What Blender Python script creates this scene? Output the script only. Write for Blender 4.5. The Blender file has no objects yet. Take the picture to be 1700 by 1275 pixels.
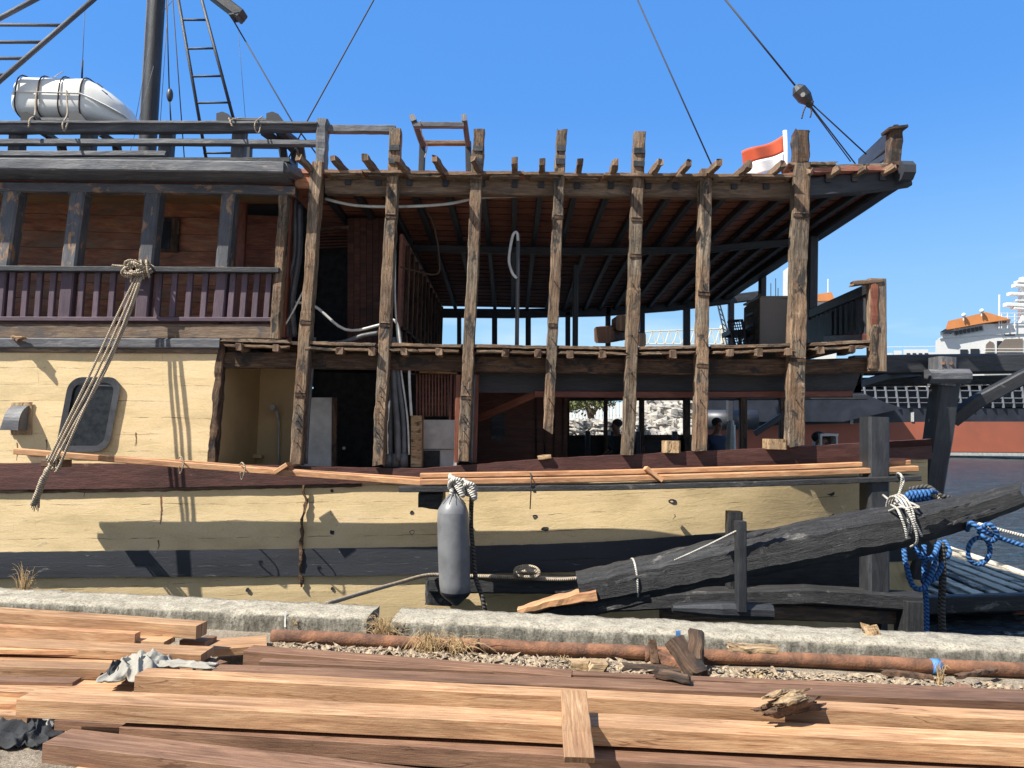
import bpy, math, random
from mathutils import Vector as V, Matrix, noise
R = math.radians
random.seed(7)
S = bpy.context.scene
COL = S.collection

# ------------------------------------------------------------------ camera
FPX, CX, CY = 1240.0, 850.0, 637.5
EYE = V((0, 0, 1.65))
pit, rol = R(3.4), R(1.5)
fw = V((0, math.cos(pit), math.sin(pit))); u0 = V((0, -math.sin(pit), math.cos(pit))); r0 = V((1, 0, 0))
rt = r0*math.cos(rol) + u0*math.sin(rol); upv = -r0*math.sin(rol) + u0*math.cos(rol)
cd = bpy.data.cameras.new('camera'); cam = bpy.data.objects.new('camera', cd); COL.objects.link(cam)
M = Matrix.Identity(4)
for i in range(3):
    M[i][0] = rt[i]; M[i][1] = upv[i]; M[i][2] = -fw[i]; M[i][3] = EYE[i]
cam.matrix_world = M
cd.sensor_width = 36; cd.lens = 36*FPX/1700; cd.clip_end = 3000; cd.clip_start = 0.05
S.camera = cam

# ------------------------------------------------------------------ world, sun
SUNDIR = V((-1.25, -.74, 1.70)).normalized()      # towards the sun
w = bpy.data.worlds.new('World'); S.world = w; w.use_nodes = True
nt = w.node_tree; N = nt.nodes; Lk = nt.links
bg = N['Background']
sky = N.new('ShaderNodeTexSky'); sky.sky_type = 'NISHITA'; sky.sun_disc = False
sky.sun_elevation = math.asin(SUNDIR.z); sky.sun_rotation = math.atan2(SUNDIR.x, SUNDIR.y)
sky.air_density = 1.0; sky.dust_density = 0.15; sky.ozone_density = 2.2; sky.altitude = 0
hs = N.new('ShaderNodeHueSaturation'); hs.inputs['Saturation'].default_value = 1.30
Lk.new(sky.outputs[0], hs.inputs['Color'])
# faint low cloud banks
tc = N.new('ShaderNodeTexCoord'); mp = N.new('ShaderNodeMapping'); mp.inputs['Scale'].default_value = (1.6, 1.6, 7)
nz = N.new('ShaderNodeTexNoise'); nz.inputs['Scale'].default_value = 2.6; nz.inputs['Detail'].default_value = 7
rp = N.new('ShaderNodeValToRGB'); rp.color_ramp.elements[0].position = .47; rp.color_ramp.elements[1].position = .66
sx = N.new('ShaderNodeSeparateXYZ'); mr = N.new('ShaderNodeMapRange')
mr.inputs[1].default_value = .22; mr.inputs[2].default_value = .05; mr.inputs[3].default_value = 0; mr.inputs[4].default_value = .75
mu = N.new('ShaderNodeMath'); mu.operation = 'MULTIPLY'
mx = N.new('ShaderNodeMixRGB'); mx.inputs[2].default_value = (3.6, 4.4, 5.2, 1)
Lk.new(tc.outputs['Generated'], mp.inputs[0]); Lk.new(mp.outputs[0], nz.inputs[0]); Lk.new(nz.outputs[0], rp.inputs[0])
Lk.new(tc.outputs['Generated'], sx.inputs[0]); Lk.new(sx.outputs[2], mr.inputs[0])
Lk.new(rp.outputs[0], mu.inputs[0]); Lk.new(mr.outputs[0], mu.inputs[1]); Lk.new(mu.outputs[0], mx.inputs[0])
fl_ = N.new('ShaderNodeMixRGB'); fl_.inputs[0].default_value = .72; fl_.inputs[2].default_value = (.47, 1.52, 4.02, 1)
Lk.new(hs.outputs[0], fl_.inputs[1])
# pale band of air low over the harbour, and the whiter half of the sky on the sun's side
def mrange(sock, a0, a1, b0, b1):
    q_ = N.new('ShaderNodeMapRange'); q_.interpolation_type = 'SMOOTHSTEP'
    for i_, v_ in enumerate((a0, a1, b0, b1)): q_.inputs[i_+1].default_value = v_
    Lk.new(sock, q_.inputs[0]); return q_.outputs[0]
lo_ = N.new('ShaderNodeMixRGB'); lo_.inputs[2].default_value = (1.75, 3.05, 4.0, 1)
Lk.new(mrange(sx.outputs[2], .42, -.02, 0, .95), lo_.inputs[0]); Lk.new(fl_.outputs[0], lo_.inputs[1])
bk_ = N.new('ShaderNodeMixRGB'); bk_.inputs[2].default_value = (1.55, 1.75, 2.2, 1)
Lk.new(mrange(sx.outputs[1], .25, -.35, 0, .9), bk_.inputs[0]); Lk.new(lo_.outputs[0], bk_.inputs[1]); Lk.new(bk_.outputs[0], mx.inputs[1]); Lk.new(mx.outputs[0], bg.inputs['Color'])
bg.inputs['Strength'].default_value = 0.138
ld = bpy.data.lights.new('sun', 'SUN'); ld.energy = 5.0; ld.angle = R(0.5); ld.color = (1, .955, .87)
so = bpy.data.objects.new('sun', ld); COL.objects.link(so)
so.rotation_euler = SUNDIR.to_track_quat('Z', 'Y').to_euler()
S.view_settings.view_transform = 'Standard'; S.view_settings.look = 'None'
S.view_settings.exposure = 0.77; S.view_settings.gamma = 1

# ------------------------------------------------------------------ pixel -> place
def ray(x, y): return fw + rt*((x-CX)/FPX) - upv*((y-CY)/FPX)
def P(x, y, Y):
    d = ray(x, y); return EYE + d*(Y/d.y)
def G(x, y, z):
    d = ray(x, y); return EYE + d*((z-EYE.z)/d.z)
def lerp(a, b, t): return a + (b-a)*t
def ip(pts, x):
    if x <= pts[0][0]:
        a, b = pts[0], pts[1]
    elif x >= pts[-1][0]:
        a, b = pts[-2], pts[-1]
    else:
        for a, b in zip(pts, pts[1:]):
            if a[0] <= x <= b[0]: break
    return a[1] + (b[1]-a[1])*(x-a[0])/(b[0]-a[0])

# ------------------------------------------------------------------ materials
def nmat(name):
    m = bpy.data.materials.new(name); m.use_nodes = True
    t = m.node_tree; return m, t.nodes, t.links, t.nodes['Principled BSDF']
def rgb(c): return (c[0], c[1], c[2], 1)
def ramp(N, stops, interp='LINEAR'):
    r = N.new('ShaderNodeValToRGB'); e = r.color_ramp.elements; r.color_ramp.interpolation = interp
    e[0].position, e[0].color = stops[0][0], rgb(stops[0][1]); e[1].position, e[1].color = stops[-1][0], rgb(stops[-1][1])
    for p, c in stops[1:-1]:
        k = e.new(p); k.color = rgb(c)
    return r
def coords(N, L, scale, uv=True, rnd=True):
    tcn = N.new('ShaderNodeTexCoord'); mpn = N.new('ShaderNodeMapping'); mpn.inputs['Scale'].default_value = scale
    L.new(tcn.outputs['UV' if uv else 'Object'], mpn.inputs[0])
    if rnd:
        oi = N.new('ShaderNodeObjectInfo'); ml = N.new('ShaderNodeVectorMath'); ml.operation = 'SCALE'
        cb = N.new('ShaderNodeCombineXYZ'); 
        L.new(oi.outputs['Random'], cb.inputs[0]); L.new(oi.outputs['Random'], cb.inputs[1]); L.new(oi.outputs['Random'], cb.inputs[2])
        L.new(cb.outputs[0], ml.inputs[0]); ml.inputs['Scale'].default_value = 57.0
        L.new(ml.outputs[0], mpn.inputs['Location'])
    return mpn
def tex(N, L, vec, scale, detail=5, rough=.6, dist=0):
    n = N.new('ShaderNodeTexNoise'); n.inputs['Scale'].default_value = scale; n.inputs['Detail'].default_value = detail
    n.inputs['Roughness'].default_value = rough; n.inputs['Distortion'].default_value = dist
    L.new(vec.outputs[0], n.inputs['Vector']); return n
def mix(N, L, fac, a, b, mode='MIX'):
    m = N.new('ShaderNodeMixRGB'); m.blend_type = mode
    for i, v in ((0, fac), (1, a), (2, b)):
        if isinstance(v, (int, float)): m.inputs[i].default_value = v if i == 0 else (v, v, v, 1)
        elif isinstance(v, tuple): m.inputs[i].default_value = rgb(v)
        else: L.new(v, m.inputs[i])
    return m
def bump(N, L, b, h, dist, strength=1, prev=None):
    n = N.new('ShaderNodeBump'); n.inputs['Distance'].default_value = dist; n.inputs['Strength'].default_value = strength
    L.new(h, n.inputs['Height'])
    if prev: L.new(prev.outputs[0], n.inputs['Normal'])
    L.new(n.outputs[0], b.inputs['Normal']); return n

def wood(name, cols, patch=None, pthr=.5, psoft=.05, gr=9, rough=.75, bd=.004, psc=3.0, vary=.25, knots=False, checks=False):
    """grain along U; patch = colour of paint, rot or painted sunlight that covers part of it"""
    m, N, L, b = nmat(name)
    mp1 = coords(N, L, (.9, gr, 1)); g = tex(N, L, mp1, 2.2, 6, .65, 1.2)
    k = len(cols); r = ramp(N, [(.28 + .44*i/(k-1), c) for i, c in enumerate(cols)]); L.new(g.outputs[0], r.inputs[0])
    mp3 = coords(N, L, (3.0, gr*7, 1)); f = tex(N, L, mp3, 3, 4, .7)
    fr = ramp(N, [(.35, (.55, .55, .55)), (.62, (1.1, 1.1, 1.1))]); L.new(f.outputs[0], fr.inputs[0])
    c = mix(N, L, .7, r.outputs[0], fr.outputs[0], 'MULTIPLY')
    mp2 = coords(N, L, (1, 2.0, 1)); p = tex(N, L, mp2, psc, 7, .68, .5)
    big = ramp(N, [(.3, (.62, .6, .6)), (.7, (1.22, 1.2, 1.15))]); p2 = tex(N, L, mp2, 1.3, 3, .5)
    L.new(p2.outputs[0], big.inputs[0]); c = mix(N, L, .8, c.outputs[0], big.outputs[0], 'MULTIPLY')
    if knots:
        vo = N.new('ShaderNodeTexVoronoi'); vo.inputs['Scale'].default_value = 1; mk = coords(N, L, (1.1, 6, 1)); L.new(mk.outputs[0], vo.inputs['Vector'])
        kr = ramp(N, [(.03, (.35, .22, .14)), (.14, (1, 1, 1))]); L.new(vo.outputs['Distance'], kr.inputs[0])
        c = mix(N, L, .85, c.outputs[0], kr.outputs[0], 'MULTIPLY')
        ck = tex(N, L, coords(N, L, (.55, 9, 1)), 2.2, 3, .5, .8); ckr = ramp(N, [(.488, (1, 1, 1)), (.5, (.32, .22, .15)), (.512, (1, 1, 1))]); L.new(ck.outputs[0], ckr.inputs[0])
        cm = tex(N, L, coords(N, L, (1.3, 2, 1)), 2, 3); cmr = ramp(N, [(.5, (0, 0, 0)), (.6, (.9, .9, .9))]); L.new(cm.outputs[0], cmr.inputs[0])
        c = mix(N, L, cmr.outputs[0], c.outputs[0], mix(N, L, 1.0, c.outputs[0], ckr.outputs[0], 'MULTIPLY').outputs[0])
        sm = tex(N, L, coords(N, L, (.7, 3, 1)), 1.6, 5, .6, 1.5); sr = ramp(N, [(.55, (1, 1, 1)), (.68, (.60, .56, .52))]); L.new(sm.outputs[0], sr.inputs[0])
        c = mix(N, L, .8, c.outputs[0], sr.outputs[0], 'MULTIPLY')
    if checks:
        ck = tex(N, L, coords(N, L, (1.1, 16, 1)), 2.4, 4, .6, 1.0); ckr = ramp(N, [(.465, (1, 1, 1)), (.495, (.16, .12, .09)), (.525, (1, 1, 1))]); L.new(ck.outputs[0], ckr.inputs[0])
        c = mix(N, L, .85, c.outputs[0], ckr.outputs[0], 'MULTIPLY')
        tn = tex(N, L, coords(N, L, (.8, 1.5, 1)), 2.0, 3); tr_ = ramp(N, [(.42, (1.15, .95, .80)), (.6, (.92, .97, 1.0))]); L.new(tn.outputs[0], tr_.inputs[0]); c = mix(N, L, .75, c.outputs[0], tr_.outputs[0], 'MULTIPLY')
    if patch:
        pr = ramp(N, [(pthr-psoft, (0, 0, 0)), (pthr+psoft, (1, 1, 1))]); L.new(p.outputs[0], pr.inputs[0])
        pf = mix(N, L, .35, patch, fr.outputs[0], 'MULTIPLY')
        c = mix(N, L, pr.outputs[0], c.outputs[0], pf.outputs[0])
    oi = N.new('ShaderNodeObjectInfo'); h = N.new('ShaderNodeHueSaturation'); mrn = N.new('ShaderNodeMapRange')
    mrn.inputs[3].default_value = 1-vary; mrn.inputs[4].default_value = 1+vary
    L.new(oi.outputs['Random'], mrn.inputs[0]); L.new(mrn.outputs[0], h.inputs['Value']); L.new(c.outputs[0], h.inputs['Color'])
    L.new(h.outputs[0], b.inputs['Base Color']); b.inputs['Roughness'].default_value = rough
    n1 = bump(N, L, b, f.outputs[0], bd); bump(N, L, b, p.outputs[0], bd*2.2, .8, n1)
    return m
def plain(name, c, rough=.6, var=.3, scale=6, metal=0, bd=.002, c2=None, detail=5):
    m, N, L, b = nmat(name)
    mpn = coords(N, L, (1, 1, 1), uv=False); n = tex(N, L, mpn, scale, detail, .62, .3)
    r = ramp(N, [(.3, c2 if c2 else tuple(v*(1-var) for v in c)), (.66, tuple(min(1, v*(1+var*.5)) for v in c))]); L.new(n.outputs[0], r.inputs[0])
    L.new(r.outputs[0], b.inputs['Base Color']); b.inputs['Roughness'].default_value = rough; b.inputs['Metallic'].default_value = metal
    n2 = tex(N, L, mpn, scale*9, 4, .6); bump(N, L, b, n2.outputs[0], bd)
    return m
def rope_mat(name, c, c2, turns=28):
    m, N, L, b = nmat(name)
    mpn = coords(N, L, (turns, 1, 1), rnd=False); wv = N.new('ShaderNodeTexWave'); wv.bands_direction = 'DIAGONAL'
    wv.inputs['Scale'].default_value = 1.0; wv.inputs['Distortion'].default_value = .6; L.new(mpn.outputs[0], wv.inputs['Vector'])
    n = tex(N, L, coords(N, L, (1, 1, 1), uv=False), 18, 4)
    r = ramp(N, [(.1, c2), (.6, c)]); L.new(wv.outputs[0], r.inputs[0])
    d = ramp(N, [(.3, (.6, .58, .55)), (.65, (1.1, 1.1, 1.1))]); L.new(n.outputs[0], d.inputs[0])
    cc = mix(N, L, .8, r.outputs[0], d.outputs[0], 'MULTIPLY'); L.new(cc.outputs[0], b.inputs['Base Color'])
    b.inputs['Roughness'].default_value = .9; bump(N, L, b, wv.outputs[0], .006)
    return m
def hull_paint(name, base, seam=.155, dirt=(.33, .22, .12), peel=(.60, .45, .30), pthr=.63, amp=1.0, seam_d=.25):
    """painted carvel planking: seams every `seam` metres of V, peeling edges, rust runs"""
    m, N, L, b = nmat(name)
    uvn = coords(N, L, (1, 1, 1), rnd=False)
    wob = tex(N, L, coords(N, L, (.5, .25, 1), rnd=False), 1.3, 4); sp = N.new('ShaderNodeSeparateXYZ'); L.new(uvn.outputs[0], sp.inputs[0])
    def mth(op, a, c):
        q = N.new('ShaderNodeMath'); q.operation = op
        for i, v in ((0, a), (1, c)):
            if isinstance(v, (int, float)): q.inputs[i].default_value = v
            else: L.new(v, q.inputs[i])
        return q.outputs[0]
    jag = tex(N, L, coords(N, L, (6, 2, 1), rnd=False), 4, 5, .7)
    vv = mth('ADD', sp.outputs[1], mth('MULTIPLY', wob.outputs[0], .10)); vv = mth('ADD', vv, mth('MULTIPLY', jag.outputs[0], .010))
    fr = mth('FRACT', mth('DIVIDE', vv, seam), 0); ds = mth('ABSOLUTE', mth('SUBTRACT', fr, .5), 0)   # .5 at seam
    breakup = tex(N, L, coords(N, L, (1.2, 3, 1), rnd=False), 2.5, 5, .6)
    sd = mth('ADD', ds, mth('MULTIPLY', mth('SUBTRACT', breakup.outputs[0], .555), .16))
    sr = ramp(N, [(.484, (1, 1, 1)), (.4985, (seam_d, seam_d*.8, seam_d*.6))]); L.new(sd, sr.inputs[0])
    n1 = tex(N, L, coords(N, L, (.8, 2.0, 1), rnd=False), 2.2, 7, .65, .4)
    cr = ramp(N, [(.28, tuple(v*.80 for v in base)), (.5, base), (.72, (min(1, base[0]*1.08), base[1]*1.08, base[2]*1.2))]); L.new(n1.outputs[0], cr.inputs[0])
    c = mix(N, L, .8, cr.outputs[0], sr.outputs[0], 'MULTIPLY')
    pl = tex(N, L, coords(N, L, (1.5, 7, 1), rnd=False), 2.4, 8, .72, .8); pr = ramp(N, [(pthr, (0, 0, 0)), (pthr+.03, (1, 1, 1))]); L.new(pl.outputs[0], pr.inputs[0])
    c = mix(N, L, pr.outputs[0], c.outputs[0], peel)
    dr = tex(N, L, coords(N, L, (9, .7, 1), rnd=False), 2.0, 6, .7, .3); drr = ramp(N, [(.64, (0, 0, 0)), (.80, (.8, .8, .8))]); L.new(dr.outputs[0], drr.inputs[0])
    c = mix(N, L, drr.outputs[0], c.outputs[0], dirt)
    ff = tex(N, L, coords(N, L, (1, 4, 1), rnd=False), 34, 4, .7); fq = ramp(N, [(.3, (.84, .82, .8)), (.6, (1.04, 1.04, 1.04))]); L.new(ff.outputs[0], fq.inputs[0])
    c = mix(N, L, .9, c.outputs[0], fq.outputs[0], 'MULTIPLY')
    L.new(c.outputs[0], b.inputs['Base Color']); b.inputs['Roughness'].default_value = .55
    a1 = bump(N, L, b, sr.outputs[0], .008*amp); a2 = bump(N, L, b, pl.outputs[0], .007*amp, .6, a1); bump(N, L, b, ff.outputs[0], .0018*amp, .6, a2)
    return m

MT = dict(
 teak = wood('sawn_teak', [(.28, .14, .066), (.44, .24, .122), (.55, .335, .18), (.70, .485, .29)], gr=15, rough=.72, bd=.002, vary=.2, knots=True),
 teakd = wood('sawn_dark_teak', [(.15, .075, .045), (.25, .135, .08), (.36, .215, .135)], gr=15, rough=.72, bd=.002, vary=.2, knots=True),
 plank = wood('fresh_orange_plank', [(.34, .15, .07), (.60, .32, .16), (.74, .45, .25)], gr=6, bd=.0015, vary=.1),
 frame = wood('weathered_frame_wood', [(.06, .042, .03), (.20, .145, .098), (.33, .255, .185), (.54, .44, .32)], patch=(.045, .04, .036), pthr=.575, psoft=.04, gr=13, rough=.9, bd=.010, psc=4.0, vary=.15, checks=True),
 framed = wood('dark_weathered_wood', [(.03, .02, .014), (.11, .065, .04), (.22, .14, .085)], patch=(.03, .025, .022), pthr=.54, gr=10, rough=.9, bd=.008, psc=3.5, vary=.15),
 stub = wood('grey_brown_end_grain', [(.06, .04, .028), (.22, .14, .09), (.40, .29, .19)], gr=8, rough=.9, bd=.008, vary=.2),
 greybrown = wood('grey_brown_planed_board', [(.10, .065, .042), (.22, .15, .10), (.34, .26, .18)], patch=(.10, .085, .08), pthr=.58, gr=8, bd=.005, vary=.08),
 black = wood('black_painted_wood', [(.020, .022, .026), (.036, .039, .045), (.060, .062, .068)], patch=(.14, .135, .13), pthr=.70, psoft=.03, gr=6, rough=.5, bd=.003, vary=.15),
 blackw = wood('worn_black_timber', [(.010, .011, .013), (.034, .035, .038), (.075, .075, .077)], patch=(.24, .225, .205), pthr=.655, psoft=.05, gr=11, rough=.6, bd=.010, psc=3, vary=.1),
 greyp = wood('grey_blue_painted_wood', [(.07, .075, .09), (.105, .11, .125), (.15, .15, .155)], patch=(.34, .20, .11), pthr=.575, psoft=.03, gr=4, rough=.6, bd=.003, psc=3.5, vary=.1),
 greyr = wood('grey_rail_paint', [(.06, .065, .08), (.12, .125, .14), (.22, .22, .22)], patch=(.26, .23, .19), pthr=.66, psoft=.04, gr=5, rough=.6, bd=.004, vary=.15),
 purple = wood('purple_baluster_paint', [(.085, .055, .078), (.125, .082, .11), (.15, .105, .13)], patch=(.22, .18, .18), pthr=.72, psoft=.02, gr=4, rough=.6, bd=.002, vary=.1),
 maroon = wood('maroon_painted_plank', [(.055, .020, .017), (.10, .036, .028), (.14, .055, .042)], patch=(.26, .17, .12), pthr=.70, psoft=.025, gr=6, rough=.6, bd=.004, vary=.05),
 varn = wood('red_varnished_boards', [(.12, .035, .014), (.38, .13, .055), (.55, .27, .13)], patch=(.22, .14, .085), pthr=.60, psoft=.12, gr=4, rough=.5, bd=.002, psc=1.6, vary=.15),
 ceil = wood('red_brown_ceiling_boards', [(.22, .08, .06), (.42, .17, .12), (.55, .27, .19)], gr=7, rough=.7, bd=.003, vary=.05),
 ply = wood('pale_ceiling_lath', [(.26, .15, .07), (.42, .26, .13), (.5, .34, .18)], gr=12, rough=.6, bd=.002, vary=.05),
 redbeam = wood('red_brown_beam', [(.10, .03, .018), (.19, .06, .035), (.26, .10, .055)], gr=6, rough=.5, bd=.002, vary=.1),
 yellow = hull_paint('cream_yellow_hull_paint', (.80, .61, .33), seam=.20, seam_d=.38),
 blackh = hull_paint('black_hull_paint', (.040, .044, .052), seam=.19, dirt=(.12, .11, .10), peel=(.17, .17, .16), pthr=.64, seam_d=.5),
 cream = plain('cream_room_wall', (.62, .46, .24), .6, .15, 2),
 bark = plain('rotten_bark', (.16, .09, .05), .95, .6, 22, bd=.01, c2=(.03, .02, .014)),
 split = wood('pale_split_wood', [(.30, .18, .09), (.55, .38, .21), (.72, .56, .36)], patch=(.09, .055, .03), pthr=.58, psoft=.05, gr=10, rough=.9, bd=.008, psc=9, vary=.1),
 white = plain('white_paint', (.80, .80, .77), .35, .08, 3),
 grp = plain('white_fibreglass', (.80, .79, .74), .3, .07, 3, bd=.0004),
 offwhite = plain('grubby_white_panel', (.50, .50, .47), .5, .3, 4),
 pvc = plain('pale_plastic_pipe', (.60, .60, .56), .45, .3, 7),
 pvcd = plain('grey_rubber_hose', (.11, .115, .12), .5, .4, 7),
 iron = plain('dark_steel', (.07, .072, .08), .45, .35, 9, .4),
 cable = plain('tarry_wire_rope', (.035, .034, .035), .7, .3, 30),
 fender = plain('grey_fender_vinyl', (.185, .188, .195), .42, .25, 5, bd=.0006),
 fendb = plain('black_fender_cap', (.018, .020, .028), .4, .2, 5),
 glass = None,
 dkred = wood('dark_red_boards', [(.03, .010, .006), (.085, .028, .016), (.14, .055, .032)], gr=6, rough=.7, bd=.003, vary=.25),
 slat = wood('worn_black_slat_sunlit', [(.03, .03, .03), (.07, .068, .06), (.13, .12, .10)], patch=(.60, .52, .38), pthr=.44, psc=.8, gr=4, rough=.9, bd=.01),  # cream patches paint sunlight into the dark slat colour
 rope = rope_mat('cream_rope', (.58, .49, .37), (.24, .18, .12)),
 ropew = rope_mat('white_rope', (.70, .67, .60), (.32, .30, .27)),
 ropeb = rope_mat('blue_rope', (.055, .20, .50), (.010, .035, .11), 16),
 roped = rope_mat('dark_wet_rope', (.11, .10, .085), (.02, .02, .02), 16),
 rust = plain('rusty_iron', (.25, .115, .060), .9, .5, 8, bd=.008, c2=(.060, .036, .028), detail=9),
 flagr = plain('red_flag_cloth', (.55, .10, .04), .8, .1, 4),
 flagw = plain('white_flag_cloth', (.82, .82, .80), .8, .05, 4),
 cloth = plain('dirty_grey_cloth', (.33, .31, .26), .9, .18, 9, bd=.003),
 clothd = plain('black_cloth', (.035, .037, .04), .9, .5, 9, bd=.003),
 grass = plain('dry_straw_grass', (.52, .37, .19), .9, .35, 14),
 skin = plain('brown_skin', (.28, .14, .08), .6, .1, 6),
 navy = plain('navy_cloth', (.03, .045, .09), .9, .2, 6),
 red = plain('red_antifouling', (.40, .115, .065), .6, .2, .12, c2=(.30, .10, .06)),
 orange = plain('orange_roof_paint', (.70, .27, .09), .6, .12, .4),
 shipblack = plain('black_ship_side', (.028, .032, .045), .5, .5, .35),
 window = plain('dark_window', (.02, .025, .032), .15, .1, 1),
 leaf = plain('olive_foliage', (.10, .11, .035), .8, .5, 1.2),
 trunk = plain('grey_tree_bark', (.12, .09, .06), .9, .4, 6),
 crane = plain('cream_crane_paint', (.70, .68, .56), .5, .15, .5),
 cabinet = plain('grey_brown_laminate', (.20, .165, .135), .5, .12, 3),
 bluepaint = plain('blue_spray_paint', (.08, .22, .50), .7, .2, 20),
)
# glass
m, N_, L_, b_ = nmat('dusty_window_glass'); b_.inputs['Roughness'].default_value = .12
q = tex(N_, L_, coords(N_, L_, (1, 1, 1), uv=False), 14, 6, .7); r_ = ramp(N_, [(.4, (.012, .014, .016)), (.8, (.045, .047, .045))])
L_.new(q.outputs[0], r_.inputs[0]); L_.new(r_.outputs[0], b_.inputs['Base Color']); MT['glass'] = m
# concrete with weed-dark sides
m, N_, L_, b_ = nmat('quay_concrete'); oc = coords(N_, L_, (1, 1, 1), uv=False)
n1 = tex(N_, L_, oc, 9, 8, .75); r1 = ramp(N_, [(.3, (.22, .195, .15)), (.48, (.43, .385, .30)), (.7, (.62, .57, .45))]); L_.new(n1.outputs[0], r1.inputs[0])
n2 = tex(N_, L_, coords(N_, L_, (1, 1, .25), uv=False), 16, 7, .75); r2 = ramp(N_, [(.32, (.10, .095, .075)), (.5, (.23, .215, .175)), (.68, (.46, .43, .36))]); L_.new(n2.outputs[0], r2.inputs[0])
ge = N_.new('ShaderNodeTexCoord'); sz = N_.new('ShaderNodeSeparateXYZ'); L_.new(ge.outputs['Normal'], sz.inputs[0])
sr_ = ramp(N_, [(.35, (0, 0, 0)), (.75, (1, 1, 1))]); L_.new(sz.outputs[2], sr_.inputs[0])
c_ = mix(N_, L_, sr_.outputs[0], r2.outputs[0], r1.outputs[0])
n3 = tex(N_, L_, oc, 60, 5, .8); r3 = ramp(N_, [(.38, (.32, .31, .29)), (.52, (1, 1, 1))]); L_.new(n3.outputs[0], r3.inputs[0]); c_ = mix(N_, L_, .8, c_.outputs[0], r3.outputs[0], 'MULTIPLY')
L_.new(c_.outputs[0], b_.inputs['Base Color']); b_.inputs['Roughness'].default_value = .95
x1 = bump(N_, L_, b_, n3.outputs[0], .006); bump(N_, L_, b_, n1.outputs[0], .02, 1, x1); MT['concrete'] = m
# ground dust + gravel
m, N_, L_, b_ = nmat('dusty_quay_ground'); oc = coords(N_, L_, (1, 1, 1), uv=False, rnd=False)
n1 = tex(N_, L_, oc, 7, 8, .75); r1 = ramp(N_, [(.3, (.15, .12, .085)), (.5, (.33, .27, .20)), (.7, (.46, .39, .30))]); L_.new(n1.outputs[0], r1.inputs[0])
n3 = tex(N_, L_, oc, 70, 6, .8); r3 = ramp(N_, [(.38, (.4, .38, .36)), (.55, (1.1, 1.1, 1.1))]); L_.new(n3.outputs[0], r3.inputs[0]); c_ = mix(N_, L_, .85, r1.outputs[0], r3.outputs[0], 'MULTIPLY')
L_.new(c_.outputs[0], b_.inputs['Base Color']); b_.inputs['Roughness'].default_value = .95
x1 = bump(N_, L_, b_, n3.outputs[0], .008); bump(N_, L_, b_, n1.outputs[0], .03, 1, x1); MT['ground'] = m
# water
m, N_, L_, b_ = nmat('harbour_water'); oc = coords(N_, L_, (1, 2.2, 1), uv=False, rnd=False)
b_.inputs['Base Color'].default_value = (.040, .060, .075, 1); b_.inputs['Roughness'].default_value = .16; b_.inputs['IOR'].default_value = 1.33
n1 = tex(N_, L_, oc, 1.1, 4, .6, .6); n2 = tex(N_, L_, oc, 6, 5, .6, .4); x1 = bump(N_, L_, b_, n1.outputs[0], .9); bump(N_, L_, b_, n2.outputs[0], .16, 1, x1); MT['water'] = m
# rubble bank
MT['rail'] = plain('pale_grey_rail', (.20, .215, .24), .6, .3, 1)
MT['rubble'] = plain('pale_rubble', (.42, .39, .34), .95, .5, 1.6, bd=.05)
MT['litter'] = plain('chips_and_leaves', (.40, .31, .21), .95, .6, 30, c2=(.07, .05, .035))

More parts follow.
